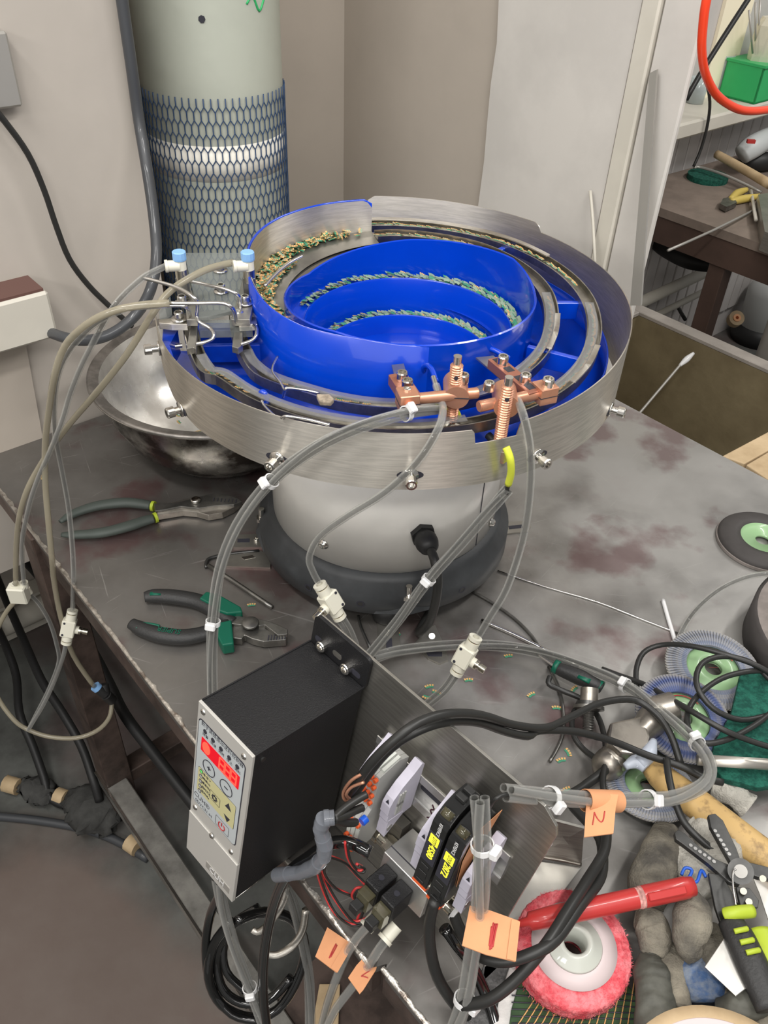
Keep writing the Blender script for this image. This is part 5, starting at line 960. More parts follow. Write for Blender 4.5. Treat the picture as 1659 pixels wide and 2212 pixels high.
def flowvalve(a, bq, za, zb_, label, knob, m='ivory'):
    A = Z(*a, za); B_ = Z(*bq, zb_); ax = (B_-A); L = ax.length; ax.normalize(); side = Z(knob[0], knob[1], (za+zb_)/2)-A.lerp(B_, .5); side = (side-ax*side.dot(ax)).normalized()
    mx = frame(A, side, ax); t = thing('flow_valve', label, 'valve', A, 'pale speed control valves'); t.matrix_basis = mx
    b = MB(); b.cyl((0, 0, 0), (0, 0, .004), .0080, M[m], 20, hole=.004); b.cyl((0, 0, .004), (0, 0, .006), .0070, M['brass'], 20); b.cyl((0, 0, .006), (0, 0, L*.32), .0080, M[m], 20); b.build('inlet_collar', t, inv=False)
    b = MB(); b.cyl((0, 0, L), (0, 0, L-.004), .0080, M[m], 20, hole=.004); b.cyl((0, 0, L-.004), (0, 0, L-.006), .0070, M['brass'], 20); b.cyl((0, 0, L-.006), (0, 0, L*.68), .0080, M[m], 20); b.build('outlet_collar', t, inv=False)
    b = MB(); b.box((-.011, -.009, L*.28), (.009, .009, L*.76), M[m], bev=.0015); bd_ = b.build('valve_body', t, inv=False)
    for z_ in (L*.35, L*.69):
        for y_ in (-.0093, .0090): b = MB(); b.cyl((-.007, y_, z_), (-.007, y_+.0003, z_), .0018, M['ink'], 10); b.build('hole', bd_, inv=False)
    b = MB(); b.cyl((.008, 0, L*.55), (.014, 0, L*.55), .0062, M[m], 16); b.build('neck', t, inv=False)
    b = MB(); b.cyl((.014, 0, L*.55), (.017, 0, L*.55), .0062, M['brass'], 12); b.cyl((.017, 0, L*.55), (.020, 0, L*.55), .0035, M['brass'], 12); b.cyl((.020, 0, L*.55), (.027, 0, L*.55), .0048, M['brass'], 14); b.build('knob', t, inv=False)
    return t
flowvalve((690, 1262), (735, 1335), .968, .925, 'pale flow control valve hanging left in front of the feeder', (672, 1328))
flowvalve((1028, 1376), (985, 1455), .922, .875, 'pale flow control valve hanging right in front of the feeder', (1060, 1440))
flowvalve((157, 1318), (143, 1390), .705, .655, 'aged flow control valve hanging off the left table edge', (175, 1352))
bundle('of two clear tubes below the left flow valve', [(737, 1338, .925), (752, 1362, .905), (765, 1392, .87)], 2, .0032, M['clear'], 'tubes below the left flow valve', words=('left', 'right', ''))
bundle('of two clear tubes below the right flow valve', [(983, 1458, .873), (960, 1490, .85), (925, 1520, .82), (915, 1530, .808)], 2, .0030, M['clear'], 'tubes below the right flow valve', words=('left', 'right', ''))
B5 = [(800, 1425, .83), (850, 1408, .815), (930, 1397, .812), (1030, 1393, .812), (1130, 1402, .815), (1230, 1430, .822), (1350, 1480, .838), (1430, 1540, .855), (1505, 1605, .872), (1534, 1655, .885), (1520, 1695, .905), (1460, 1722, .925), (1400, 1727, .945), (1300, 1728, .985), (1190, 1722, 1.025), (1090, 1712, 1.060)]
W3 = bundle('of three clear tubes looping over the tools at right', B5, 3, .0036, M['clear'], 'three clear tubes looping over the tools')
tieat(W3, 6, .0080, 'white cable tie on the loop above the hammer head', UP); tieat(W3, 8, .0080, 'white cable tie on the loop beside the green pad', UP); tieat(W3, 12, .0080, 'white cable tie right of the orange tag marked 2', UP); tieat(W3, 14, .0080, 'white cable tie left of the orange tag marked 2', (.1, -.9, .3))
B6 = [(1036, 1722, 1.075), (1040, 1780, 1.055), (1042, 1828, 1.035), (1040, 1900, .995), (1034, 1980, .945), (1020, 2060, .90), (1003, 2160, .85), (975, 2240, .80)]
W3 = bundle('of three thick clear tubes hanging past the black amplifiers', B6, 3, .0037, M['clear'], 'thick clear tubes past the amplifiers')
tieat(W3, 2, .0080, 'white cable tie in front of the black amplifiers', (.8, -.5, .3)); tieat(W3, 6, .0082, 'white cable tie at the bottom below the large orange tag', (.7, -.5, .4))
line('air_tube', 'clear tube hanging from the left valve fitting with tag marked 1', 'tube', Zs([(803, 1992, .848), (775, 2022, .825), (752, 2056, .80), (730, 2105, .75), (707, 2170, .67), (690, 2240, .60)]), .0044, M['clear'], seg=12)
line('air_tube', 'clear tube hanging from the right valve fitting with tag marked 2', 'tube', Zs([(840, 2022, .851), (815, 2056, .83), (788, 2098, .79), (755, 2140, .74), (722, 2185, .69), (697, 2240, .63)]), .0044, M['clear'], seg=12)
# orange paper tags
def flag(name, label, pts, z, txt, ts, sub=None):
    t = thing(name, label, 'tag', Z(*pts[0], z), 'orange paper tags'); P = [Z(u, v, z+(pz[0] if pz else 0)) for (u, v, *pz) in pts]
    c = sum(P, Vector())/len(P); n = (P[1]-P[0]).cross(P[-1]-P[0]).normalized(); n = n if n.dot(O-c) > 0 else -n
    b = MB(); b.prism(P, n*-.0012, M['tape']); put(b.build('paper'), t)
    if sub: b = MB(); b.prism([Z(u, v, z)+n*.0006 for u, v in sub], n*.0005, M['tape']); put(b.build('fold'), t)
    for st in txt:
        W = [Z(u, v, z) for u, v in st]; W = [w_-n*(w_-P[0]).dot(n)+n*.0004 for w_ in W]; b = MB(); b.sweep(W, ts, M['redink'], 5, 4); put(b.build('red_stroke'), t)
    return t
flag('paper_tag', 'large orange tag with red stroke beside the red marker', [(1015, 1956), (1060, 1967), (1121, 1989), (1113, 2077), (1050, 2062), (998, 2042)], .955, [[(1066, 1994), (1062, 2020), (1058, 2052)], [(1070, 1996), (1064, 2024), (1061, 2050)], [(1074, 1996), (1069, 2018), (1064, 2046)], [(1062, 2002), (1059, 2026), (1057, 2044)]], .0007, [(1105, 1986), (1123, 1992), (1114, 2078), (1094, 2072)])
flag('paper_tag', 'orange tag with 2 hanging from the looping tubes', [(1263, 1712), (1336, 1716), (1330, 1745), (1325, 1800), (1262, 1808), (1266, 1740)], 1.0, [[(1280, 1782), (1282, 1770), (1284, 1755)], [(1284, 1756), (1290, 1768), (1298, 1776), (1303, 1771), (1306, 1753)]], .0005)
b = MB(); b.cyl(Z(1264, 1729, 1.0), Z(1336, 1731, .985), .0094, M['tape'], 22, hole=.0088); tag(b.build('paper_fold'), 'orange paper fold wrapped round the looping tubes', 'tag')
flag('paper_tag', 'orange tag with red stroke below the solenoid valves', [(707, 2003), (762, 2040), (727, 2101), (681, 2066)], .80, [[(726, 2039), (719, 2052), (711, 2070)], [(728, 2042), (722, 2054), (714, 2068)]], .0006, [(750, 2032), (764, 2041), (729, 2102), (714, 2092)])
flag('paper_tag', 'orange tag with 2 below the solenoid valves', [(796, 2057), (817, 2075), (812, 2095), (785, 2138), (777, 2147), (752, 2112), (770, 2085)], .80, [[(786, 2090), (792, 2086), (800, 2089), (798, 2097), (789, 2103), (780, 2109)], [(780, 2109), (787, 2110), (795, 2113)]], .0005)
# left cluster of aged tubes and fittings
def LZ(P): return Zs(P)
line('air_tube', 'clear tube from the left elbow fitting down past the table edge', 'tube', LZ([(360, 574, 1.236), (330, 588, 1.237), (305, 603, 1.236), (262, 643, 1.228), (231, 685, 1.212), (202, 739, 1.19), (174, 795, 1.15), (152, 850, 1.11), (134, 910, 1.07), (108, 976, 1.01), (80, 1040, .95), (60, 1105, .88), (47, 1180, .79), (52, 1262, .70)]), .0036, M['clear'], seg=10)
line('air_tube', 'thick aged tube from the right elbow fitting down past the table edge', 'tube', LZ([(503, 567, 1.236), (452, 580, 1.238), (409, 601, 1.236), (362, 634, 1.228), (325, 685, 1.208), (275, 764, 1.16), (217, 838, 1.105), (159, 905, 1.04), (119, 957, .995), (83, 1012, .945), (58, 1060, .91), (42, 1115, .86), (35, 1180, .79), (34, 1262, .70)]), .0040, M['amber'], seg=10)
line('air_tube', 'aged tube from the upper steel nozzle arching left', 'tube', LZ([(366, 655, 1.238), (307, 659, 1.238), (245, 672, 1.232), (188, 700, 1.215), (140, 748, 1.18), (118, 811, 1.14), (106, 884, 1.08), (98, 956, 1.02), (98, 1046, .95), (105, 1130, .89), (112, 1205, .83), (117, 1255, .775), (132, 1335, .69), (158, 1415, .60), (203, 1482, .52)]), .0040, M['amber'], seg=10)
line('air_tube', 'clear tube from the lower steel nozzle arching left to the aged valve', 'tube', LZ([(270, 669, 1.225), (235, 681, 1.222), (190, 712, 1.20), (148, 760, 1.165), (125, 811, 1.13), (117, 870, 1.08), (119, 938, 1.02), (133, 1012, .95), (147, 1089, .90), (155, 1165, .865), (159, 1235, .83), (158, 1285, .76), (157, 1317, .71)]), .0036, M['clear'], seg=10)
t = thing('tube_connector', 'ivory four way tube connector hanging off the left table edge', 'connector', Z(42, 1280, .68))
b = MB(); b.box((-.014, -.009, -.016), (.014, .009, .016), M['ivory'], Matrix.Translation(Z(40, 1282, .68)), bev=.002); put(b.build('connector_body'), t)
for (u, v, z_, du, dv) in ((34, 1264, .695, 0, -1), (52, 1262, .695, .1, -1), (44, 1288, .665, -.3, 1), (60, 1278, .67, .5, 1)):
    p = Z(u, v, z_); d_ = Vector((du*.5, -.0, -dv)).normalized(); b = MB(); b.cyl(p-d_*.006, p+d_*.004, .0066, M['ivory'], 16, hole=.004); put(b.build('collar'), t)
line('air_tube', 'clear tube from the four way connector to the lower bend', 'tube', LZ([(62, 1282, .665), (85, 1305, .64), (108, 1345, .60), (122, 1390, .56), (127, 1430, .53), (105, 1490, .48), (80, 1540, .44), (62, 1575, .42)]), .0036, M['clear'], seg=10)
line('air_tube', 'aged tube looping out of frame at left and back under the table edge', 'tube', LZ([(42, 1290, .66), (15, 1320, .63), (-8, 1365, .59), (-25, 1430, .54), (-8, 1500, .48), (30, 1555, .44), (65, 1578, .42), (110, 1592, .41), (165, 1594, .41), (210, 1578, .42), (236, 1550, .44), (242, 1515, .46)]), .0038, M['amber'], seg=10)
line('air_tube', 'clear tube from the aged valve down to the lower bend', 'tube', LZ([(142, 1392, .652), (136, 1420, .62), (118, 1470, .54), (95, 1520, .49), (70, 1562, .445), (60, 1578, .43)]), .0034, M['clear'], seg=10)
t = thing('elbow_fitting', 'black elbow fitting with a blue collar beside the table leg', 'fitting', Z(215, 1488, .50)); A = Z(205, 1482, .515); B_ = Z(228, 1500, .495)
b = MB(); b.cyl(A, A.lerp(B_, .3), .0085, M['bluelid'], 18, hole=.004); put(b.build('blue_collar'), t)
b = MB(); b.cyl(A.lerp(B_, .28), B_, .0085, M['rubber'], 18); b.cyl(B_, Z(241, 1512, .47), .009, M['rubber'], 18); b.cyl(B_, Z(224, 1478, .51), .008, M['rubber'], 10); put(b.build('elbow_body'), t)
# black cables over the right part
cab = M['cable']
line('sensor_cable', 'upper dark cable arching from the terminal blocks to the right', 'cable', Zs([(752, 1715, .985), (772, 1690, 1.01), (800, 1650, 1.04), (850, 1600, 1.065), (905, 1560, 1.075), (970, 1542, 1.065), (1040, 1545, 1.03), (1110, 1566, .98), (1180, 1572, .94), (1230, 1550, .91), (1300, 1518, .88), (1370, 1512, .865), (1420, 1545, .86), (1450, 1590, .855), (1470, 1650, .845), (1450, 1620, .84)][:15]), .0040, cab, seg=10)
line('sensor_cable', 'lower dark cable arching from the terminal blocks to the right', 'cable', Zs([(762, 1722, .98), (790, 1680, 1.0), (835, 1625, 1.03), (890, 1585, 1.05), (960, 1560, 1.05), (1030, 1560, 1.02), (1090, 1580, .985), (1140, 1590, .955), (1165, 1578, .94), (1240, 1580, .91), (1320, 1600, .88), (1400, 1632, .865), (1470, 1655, .86), (1520, 1680, .855), (1560, 1690, .85)]), .0040, cab, seg=10)
line('sensor_cable', 'dark cable making the large loop over the blue flap discs', 'cable', Zs([(1660, 1545, .845), (1600, 1555, .85), (1540, 1530, .86), (1505, 1480, .87), (1515, 1435, .87), (1560, 1418, .87), (1620, 1430, .86), (1665, 1470, .85)]), .0034, cab)
line('sensor_cable', 'dark cable looping from the small discs up over the table', 'cable', Zs([(1378, 1500, .822), (1374, 1450, .825), (1390, 1410, .83), (1430, 1393, .84), (1490, 1395, .86), (1560, 1412, .87), (1640, 1440, .865), (1700, 1480, .85)]), .0034, cab)
line('sensor_cable', 'dark cable sweeping low across both blue discs to the right', 'cable', Zs([(1300, 1445, .815), (1340, 1460, .82), (1390, 1478, .83), (1440, 1505, .85), (1500, 1540, .87), (1560, 1575, .87), (1620, 1600, .86), (1700, 1625, .85)]), .0034, cab)
line('sensor_cable', 'dark cable circling over the green pad at right', 'cable', Zs([(1665, 1540, .85), (1625, 1570, .855), (1570, 1598, .86), (1520, 1605, .86), (1490, 1580, .86), (1485, 1540, .86), (1510, 1500, .86), (1560, 1465, .86), (1620, 1450, .86), (1680, 1450, .85)]), .0034, cab)
line('sensor_cable', 'dark cable dropping over the hammer handle to the wire stripper', 'cable', Zs([(1440, 1640, .87), (1445, 1680, .875), (1458, 1730, .87), (1480, 1780, .86), (1520, 1820, .855), (1570, 1856, .85)]), .0040, cab)
line('sensor_cable', 'dark cable ring around the bolt and screwdriver', 'cable', Zs([(1188, 1462, .822), (1186, 1478, .82), (1215, 1492, .815), (1260, 1512, .812), (1290, 1545, .812), (1305, 1590, .82), (1308, 1640, .83), (1302, 1690, .84), (1308, 1725, .84)]), .0034, cab)
line('sensor_cable', 'dark cable hooking down left of the bolt', 'cable', Zs([(1250, 1520, .812), (1236, 1550, .812), (1240, 1590, .812), (1262, 1620, .812), (1290, 1640, .82)]), .0034, cab)
line('sensor_cable', 'dark cable from the hammer head down to the plate corner', 'cable', Zs([(1330, 1640, .83), (1300, 1670, .83), (1260, 1700, .83), (1230, 1730, .84), (1290, 1800, .86), (1302, 1850, .87), (1295, 1900, .88), (1250, 1960, .90), (1200, 2030, .91), (1150, 2060, .91), (1085, 2077, .90), (1030, 2060, .89), (995, 2010, .88), (975, 1960, .88)]), .0052, cab, seg=12)
line('sensor_cable', 'dark cable running under the red marker to the white tie', 'cable', Zs([(1310, 1790, .87), (1305, 1840, .88), (1270, 1900, .895), (1225, 1970, .91), (1180, 2040, .91), (1120, 2110, .89), (1060, 2158, .87), (1000, 2172, .85)]), .0052, cab, seg=12)
line('sensor_cable', 'dark cable hanging below the left black amplifier', 'cable', Zs([(940, 1945, .93), (928, 1990, .90), (930, 2050, .87), (945, 2110, .84), (975, 2160, .82), (1010, 2200, .80)]), .0052, cab, seg=12)
line('amplifier_lead', 'thin dark lead from the right amplifier into the looping tubes', 'cable', Zs([(1058, 1742, 1.045), (1068, 1728, 1.06), (1085, 1718, 1.062), (1110, 1716, 1.055)]), .0018, cab)
bt = M['blacktube']
line('black_air_tube', 'glossy black tube from the manifold port to the bottom edge', 'tube', Zs([(960, 2005, .875), (985, 2040, .86), (1015, 2080, .84), (1050, 2150, .815), (1080, 2240, .80)]), .0058, bt, seg=14)
line('black_air_tube', 'glossy black tube behind the controller leading to the manifold', 'tube', Zs([(800, 1842, .93), (760, 1822, .93), (715, 1822, .92), (670, 1850, .88), (620, 1890, .82), (590, 1960, .74), (572, 2050, .66), (568, 2140, .58), (578, 2240, .50)]), .0058, bt, seg=14)
for i, P in enumerate(([(500, 1990, .60), (462, 2040, .56), (450, 2110, .52), (478, 2170, .48), (540, 2198, .46), (600, 2180, .47), (645, 2110, .50), (658, 2040, .54), (630, 1985, .58), (570, 1970, .60), (510, 1990, .61)], [(560, 1960, .60), (500, 2000, .58), (470, 2060, .54), (478, 2130, .50), (520, 2165, .48), (580, 2160, .48), (630, 2110, .50)], [(640, 1990, .56), (590, 1975, .58), (520, 1985, .58), (485, 2040, .55), (490, 2100, .52), (530, 2140, .50)], [(480, 1925, .66), (455, 1975, .60), (444, 2050, .55), (456, 2130, .50), (500, 2190, .47), (560, 2205, .46)])):
    line('coiled_cable', ('outer turn', 'inner turn', 'innermost turn', 'leftmost turn')[i]+' of the black cable coil hanging below the controller', 'cable', Zs(P), (.0060, .0058, .005, .0055)[i], bt, 'black cable coil', seg=12)
line('steel_strip', 'bright curved steel strip hanging inside the black coil', 'strip', Zs([(572, 2060, .60), (600, 2062, .60), (635, 2040, .61), (655, 2005, .63), (660, 1965, .66)]), .0045, M['ss'], seg=6)
line('steel_strip', 'short twisted steel strip left inside the black coil', 'strip', Zs([(545, 2008, .62), (560, 2012, .62), (590, 1985, .64), (612, 1950, .66), (620, 1915, .68)]), .004, M['ss'], seg=6)
# spiral wrap with red/black wires
t = thing('spiral_wrap', 'white spiral wrap on the wires beside the controller', 'cable wrap', Z(705, 1770, .985)); W3 = Zs([(722, 1766, 1.0), (700, 1768, 1.0), (692, 1790, .985), (702, 1825, .965), (700, 1850, .945), (680, 1872, .915), (650, 1885, .88), (600, 1890, .84)])
wrapm = clear('milky_wrap', (.30, .32, .36), .35, .65, .25)
for i in range(len(W3)-1):
    for k in range(2):
        a = W3[i].lerp(W3[i+1], k/2); e = W3[i].lerp(W3[i+1], (k+1)/2+.02); b = MB(); b.cyl(a, e, .0070 if (i+k) % 2 else .0064, wrapm, 18); put(b.build('wrap_turn'), t)
for P, lab in (([(722, 1766, 1.0), (745, 1745, 1.0), (775, 1725, 1.0), (792, 1716, 1.0)], 'upper'), ([(722, 1768, 1.0), (745, 1762, .995), (765, 1752, .99), (782, 1745, .985)], 'middle'), ([(722, 1770, .998), (742, 1776, .985), (760, 1777, .975), (768, 1776, .97)], 'lower')):
    line('terminal_lead', lab+' black lead from the spiral wrap to the terminal blocks', 'wire', Zs(P), .0036, cab)
for i, P in enumerate(([(790, 1668, 1.03), (760, 1685, 1.02), (742, 1710, 1.0), (745, 1728, .99), (762, 1728, .985)], [(786, 1690, 1.02), (760, 1700, 1.01), (748, 1716, 1.0), (756, 1726, .99)])):
    line('copper_wire', ('outer', 'inner')[i]+' pale copper coloured wire looped at the terminal blocks', 'wire', Zs(P), .0014, M['copper'])
wr_ = [[(690, 1845, .93), (682, 1870, .91), (700, 1930, .86), (725, 1975, .84), (760, 1996, .83), (790, 1985, .835), (815, 1975, .85)], [(705, 1845, .93), (695, 1880, .90), (720, 1915, .87), (750, 1930, .86), (772, 1945, .85), (780, 1960, .85), (770, 1990, .83)], [(700, 1845, .93), (740, 1860, .90), (765, 1885, .88), (790, 1915, .87), (770, 1918, .87), (760, 1935, .86), (775, 1950, .85)], [(745, 1818, .95), (750, 1850, .93), (765, 1875, .91), (780, 1880, .91), (782, 1872, .91), (770, 1866, .92)], [(690, 1845, .93), (700, 1900, .88), (735, 1960, .85), (765, 1990, .835), (800, 1978, .84)]]
for i, P in enumerate(wr_):
    W = Zs(P); line('valve_wire', ('outer', 'second', 'upper', 'short', 'lower')[i]+' red wire hanging beside the solenoid valves', 'wire', W, .0013, M['redwire'], 'red and black valve wires', seg=6)
    line('valve_wire', ('outer', 'second', 'upper', 'short', 'lower')[i]+' black wire hanging beside the solenoid valves', 'wire', [p+Vector((.0024, -.0012, -.0012)) for p in W], .0012, cab, 'red and black valve wires', seg=6)
# ================================================================== TOOLS ON THE TABLE, RIGHT
def tdisc(name, label, cat, c, prof_parts, grp=None):
    t = thing(name, label, cat, c, grp); c = Vector(c)
    for nm, prof, m, kw in prof_parts: b = MB(); b.lathe(prof, M[m], c, **kw); put(b.build(nm), t)
    return t
S = dict(seg=64, smooth=False)
tdisc('grinding_disc', 'black abrasive disc with pale green hub lying at the right edge', 'grinding disc', (.577, .972, T), [('abrasive_ring', [(.034, .006), (.034, .013), (.044, .015), (.062, .012), (.066, .008), (.066, .001), (.034, .001)], 'wheelside', dict(seg=64)), ('abrasive_edge', [(.045, .0008), (.0675, .0008), (.0675, .005), (.066, .0055)], 'wheel', S), ('hub', [(.034, .013), (.030, .009), (.011, .008), (.011, .004), (.034, .004)], 'discgreen', dict(seg=48))])
c = Vector((.62, .745, T)); tdisc('thick_abrasive_disc', 'large thick grey disc lying at the right edge', 'disc', c, [('disc_side', [(0, .001), (.135, .001), (.135, .048), (.130, .05)], 'wheelside', dict(seg=80)), ('disc_face', [(.1302, .0502), (0, .0502)], 'wheel', S)])
def flapdisc(c, tilt, r, label, m1, m2, n=88, yaw=0):
    mx = Matrix.Translation(c) @ Matrix.Rotation(yaw, 4, 'Z') @ Matrix.Rotation(tilt, 4, 'X'); t = thing('flap_disc', label, 'flap disc', group='blue flap discs', mx=mx)
    b = MB(); b.lathe([(.011, .004), (.011, .0075), (r*.42, .0085), (r*.52, .004), (r*.60, .003), (r*.60, .001), (.011, .001)], M['discgreen'], seg=48); b.build('backing_hub', t, inv=False)
    b = MB(); b.box((-.006, -.0001, .0077), (.006, .0001, .0078), M['redink'])
    b.lathe([(r*.46, .0086), (r*.50, .0072)], M['redink'], seg=24, a0=.4, a1=1.6); b.build('red_print', t, inv=False)
    me = None
    for k in range(n):
        if me is None:
            b = MB(); vs = [Vector((r*.56, -.0040, .0055)), Vector((r*.97, -.0052, .0035)), Vector((r*1.0, -.0010, .0052)), Vector((r*.98, .0034, .0072)), Vector((r*.82, .0036, .0105)), Vector((r*.56, .0028, .0088))]
            b.prism(vs, (0, .0006, -.0008), M[m1]); o = b.build('flap', t, inv=False); me = o.data
        else: o = bpy.data.objects.new('flap', me); C.objects.link(o); o.parent = t
        o.matrix_basis = Matrix.Rotation(2*PI*k/n, 4, 'Z') @ Matrix.Rotation(.12, 4, 'X')
    return t
flapdisc(Vector((.425, .705, T+.012)), .12, .060, 'blue grey flap disc with green hub, farther one', 'flap', 'flap2'); flapdisc(Vector((.362, .618, T+.024)), .20, .057, 'blue grey flap disc with green hub, nearer one on top', 'flap2', 'flap', yaw=.3)
flapdisc(Vector((.31, .535, T+.006)), -.15, .05, 'worn flap disc half hidden under the hammer', 'flap', 'flap2')
def pad(name, label, cat, pts, z, h, m): b = MB(); b.prism([Z(u, v, z) for u, v in pts], (0, 0, -h), M[m]); return tag(b.build(name, bev=.0015), label, cat)
pad('scouring_pad', 'dark green scouring pad lying at the right edge over the discs', 'scouring pad', [(1600, 1455), (1640, 1448), (1720, 1470), (1720, 1690), (1640, 1700), (1560, 1680), (1535, 1640), (1545, 1600), (1580, 1540)], .838, .01, 'scour')
pad('green_sheet', 'dark green patterned pad under the red fleece wheel', 'pad', [(1125, 2110), (1180, 2090), (1340, 2110), (1378, 2150), (1400, 2215), (1390, 2300), (1090, 2300), (1105, 2180)], T+.013, .010, 'scour2')
for k in range(16):
    a = Z(1118+k*17, 2215, T+.0135); e = Z(1190+k*13, 2105, T+.0135); b = MB(); b.cyl(a, e, .0007, M['lime'] if 0 else M['gold'], 4); put(b.build('gold_thread'), bpy.data.objects['green_sheet'])
for k in range(8):
    a = Z(1105, 2135+k*15, T+.0135); e = Z(1385, 2150+k*13, T+.0135); b = MB(); b.cyl(a, e, .0007, M['ink'], 4); put(b.build('dark_thread'), bpy.data.objects['green_sheet'])
pad('grey_felt', 'grey felt sheet below the mounting plate corner', 'cloth', [(1045, 2085), (1120, 2045), (1150, 2080), (1115, 2180), (1100, 2300), (1000, 2300), (1005, 2200)], T+.004, .003, 'greycloth')
pad('white_cloth', 'crumpled white cloth beside the red fleece wheel', 'cloth', [(1105, 2075), (1140, 2060), (1160, 2100), (1130, 2170), (1105, 2240), (1060, 2240), (1080, 2150)], T+.010, .006, 'whitecloth')
# fleece wheels
def fleece(c, label, r=.0535, tilt=0.):
    mx = Matrix.Translation(c) @ Matrix.Rotation(tilt, 4, 'X'); t = thing('fleece_wheel', label, 'polishing wheel', group='red fleece wheels', mx=mx)
    b = MB(); random.seed(5); b.lathe([(.014, .0), (r*.8, .0), (r*.97, .003), (r, .009), (r*.98, .014), (r*.99, .017), (r, .023), (r*.96, .028), (r*.6, .029), (.014, .029)], M['pink'], seg=150, jag=.012); b.build('fleece', t, inv=False)
    b = MB()
    for k in range(2600):
        a = random.uniform(0, 2*PI); z_ = random.choice((random.uniform(.001, .028), .0285)); rr = r*.985 if z_ < .028 else random.uniform(r*.7, r*.97); l = random.uniform(.0012, .0032); el = random.uniform(-.3, 1.2) if z_ < .028 else random.uniform(.7, 1.5); a2 = a+random.gauss(0, .6)
        p = Vector((rr*math.cos(a), rr*math.sin(a), z_)); d_ = Vector((math.cos(a2)*math.cos(el), math.sin(a2)*math.cos(el), math.sin(el)))*l; s_ = d_.cross(Vector((0, 0, 1)))*.09
        b.faces([p-s_, p+s_, p+d_], [(0, 1, 2)], M['pink'])
    b.build('fibres', t, inv=False, kind='stuff')
    b = MB(); b.lathe([(.0125, .030), (.0385, .0295), (.039, .031), (.0255, .0325), (.0125, .0325)], M['pinkw'], seg=64); b.build('white_flange', t, inv=False)
    b = MB(); b.lathe([(.0105, .012), (.0105, .038), (.0125, .040), (.0155, .040), (.0175, .0365), (.0245, .0345), (.0255, .0325), (.0125, .030), (.0125, .012)], M['hub'], seg=56); b.build('hub', t, inv=False)
    return t
fleece(Vector((.1915, .3455, T+.0135)), 'red fleece polishing wheel with white hub beside the gloves', tilt=.04)
fleece(Vector((.165, .213, T+.0135)), 'red fleece polishing wheel cut by the bottom edge')
tdisc('tape_ring', 'round pale disc with brown rim cut by the bottom edge', 'disc', (.287, .203, T+.045), [('rim', [(.07, .001), (.086, .001), (.0875, .012), (.086, .024), (.076, .025)], 'paleWood', dict(seg=64)), ('disc_face', [(.0762, .0245), (0, .0245)], 'pinkw', S)])
line('face_stroke', 'dark pen stroke on the pale round disc', 'mark', [Vector((.25, .262, T+.070)), Vector((.28, .266, T+.070)), Vector((.31, .258, T+.070))], .0006, M['ink'], seg=5)
# red marker
A, B_ = Z(1112, 1997, .875), Z(1497, 1914, .885); ax = (B_-A); L = ax.length; ax.normalize(); t = thing('red_marker', 'red marker pen lying on the fleece wheel and gloves', 'marker', A.lerp(B_, .5))
b = MB(); b.lathe([(0, .002), (.003, .002), (.0042, .012), (.0078, .014), (.0092, .035), (.0092, L*.68)], M['red'], A, ax, 28); put(b.build('barrel'), t)
b = MB(); b.lathe([(.0093, L*.675), (.0093, L*.69), (.0098, L*.69), (.0098, L*.71), (.0091, L*.71)], mat('worn_red', (.55, .28, .25), .6, 0, var=.4, vs_=200), A, ax, 28); put(b.build('worn_band'), t)
b = MB(); b.lathe([(.0098, L*.71), (.0098, L*.96), (.0092, L*.965), (.0085, L), (0, L)], M['red'], A, ax, 28); cp_ = put(b.build('cap'), t)
n_ = Vector((0, -.5, .86)); n_ = (n_-ax*n_.dot(ax)).normalized(); mx = frame(A, ax, n_); b = MB(); b.box((L*.72, -.0035, .0095), (L*.93, .0035, .0125), M['red'], mx, bev=.0008); put(b.build('clip'), cp_)
# hammer
t = thing('ball_hammer', 'ball peen hammer with worn steel head and yellow wooden handle', 'hammer', Z(1370, 1630, .82))
b = MB(); b.sweep([Z(1400, 1650, .835), Z(1440, 1688, .840), Z(1510, 1740, .845), Z(1600, 1810, .85), Z(1720, 1900, .85)], [.011, .0165, .0175, .0175, .0175], M['wood'], 20, flat=.8); put(b.build('handle'), t)
b = MB(); b.sweep([Z(1310, 1655, .822), Z(1325, 1640, .826), Z(1350, 1612, .832), Z(1385, 1580, .836), Z(1410, 1555, .838), Z(1418, 1545, .838)], [.010, .0175, .011, .015, .018, .0175], M['hammer'], 24); put(b.build('head'), t)
b = MB(); p = Z(1313, 1652, .822); b.lathe([(0, -.0195), (.0085, -.0175), (.0155, -.011), (.0182, 0), (.0155, .011), (.0085, .0175), (0, .0195)], M['hammer'], p, seg=32); put(b.build('ball'), t)
b = MB(); p0, p1 = Z(1415, 1520, .842), Z(1448, 1500, .842); b.cyl(Z(1400, 1542, .838), Z(1455, 1528, .842), .0185, M['hammer'], 32); put(b.build('striking_face'), t)
b = MB(); b.prism([Z(u, v, .850) for u, v in ((1318, 1560), (1390, 1545), (1405, 1590), (1395, 1630), (1340, 1625), (1312, 1600))], (0, 0, -.028), M['hammer']); put(b.build('cheek', bev=.003), t)
b = MB(); b.sweep([Z(1380, 1650, .848), Z(1400, 1630, .850), Z(1412, 1600, .848)], [.008, .009, .004], M['glue'], 10); b.sweep([Z(1350, 1656, .844), Z(1375, 1645, .846), Z(1395, 1660, .846)], [.004, .008, .006], M['glue'], 10); put(b.build('glue', kind='stuff'), t)
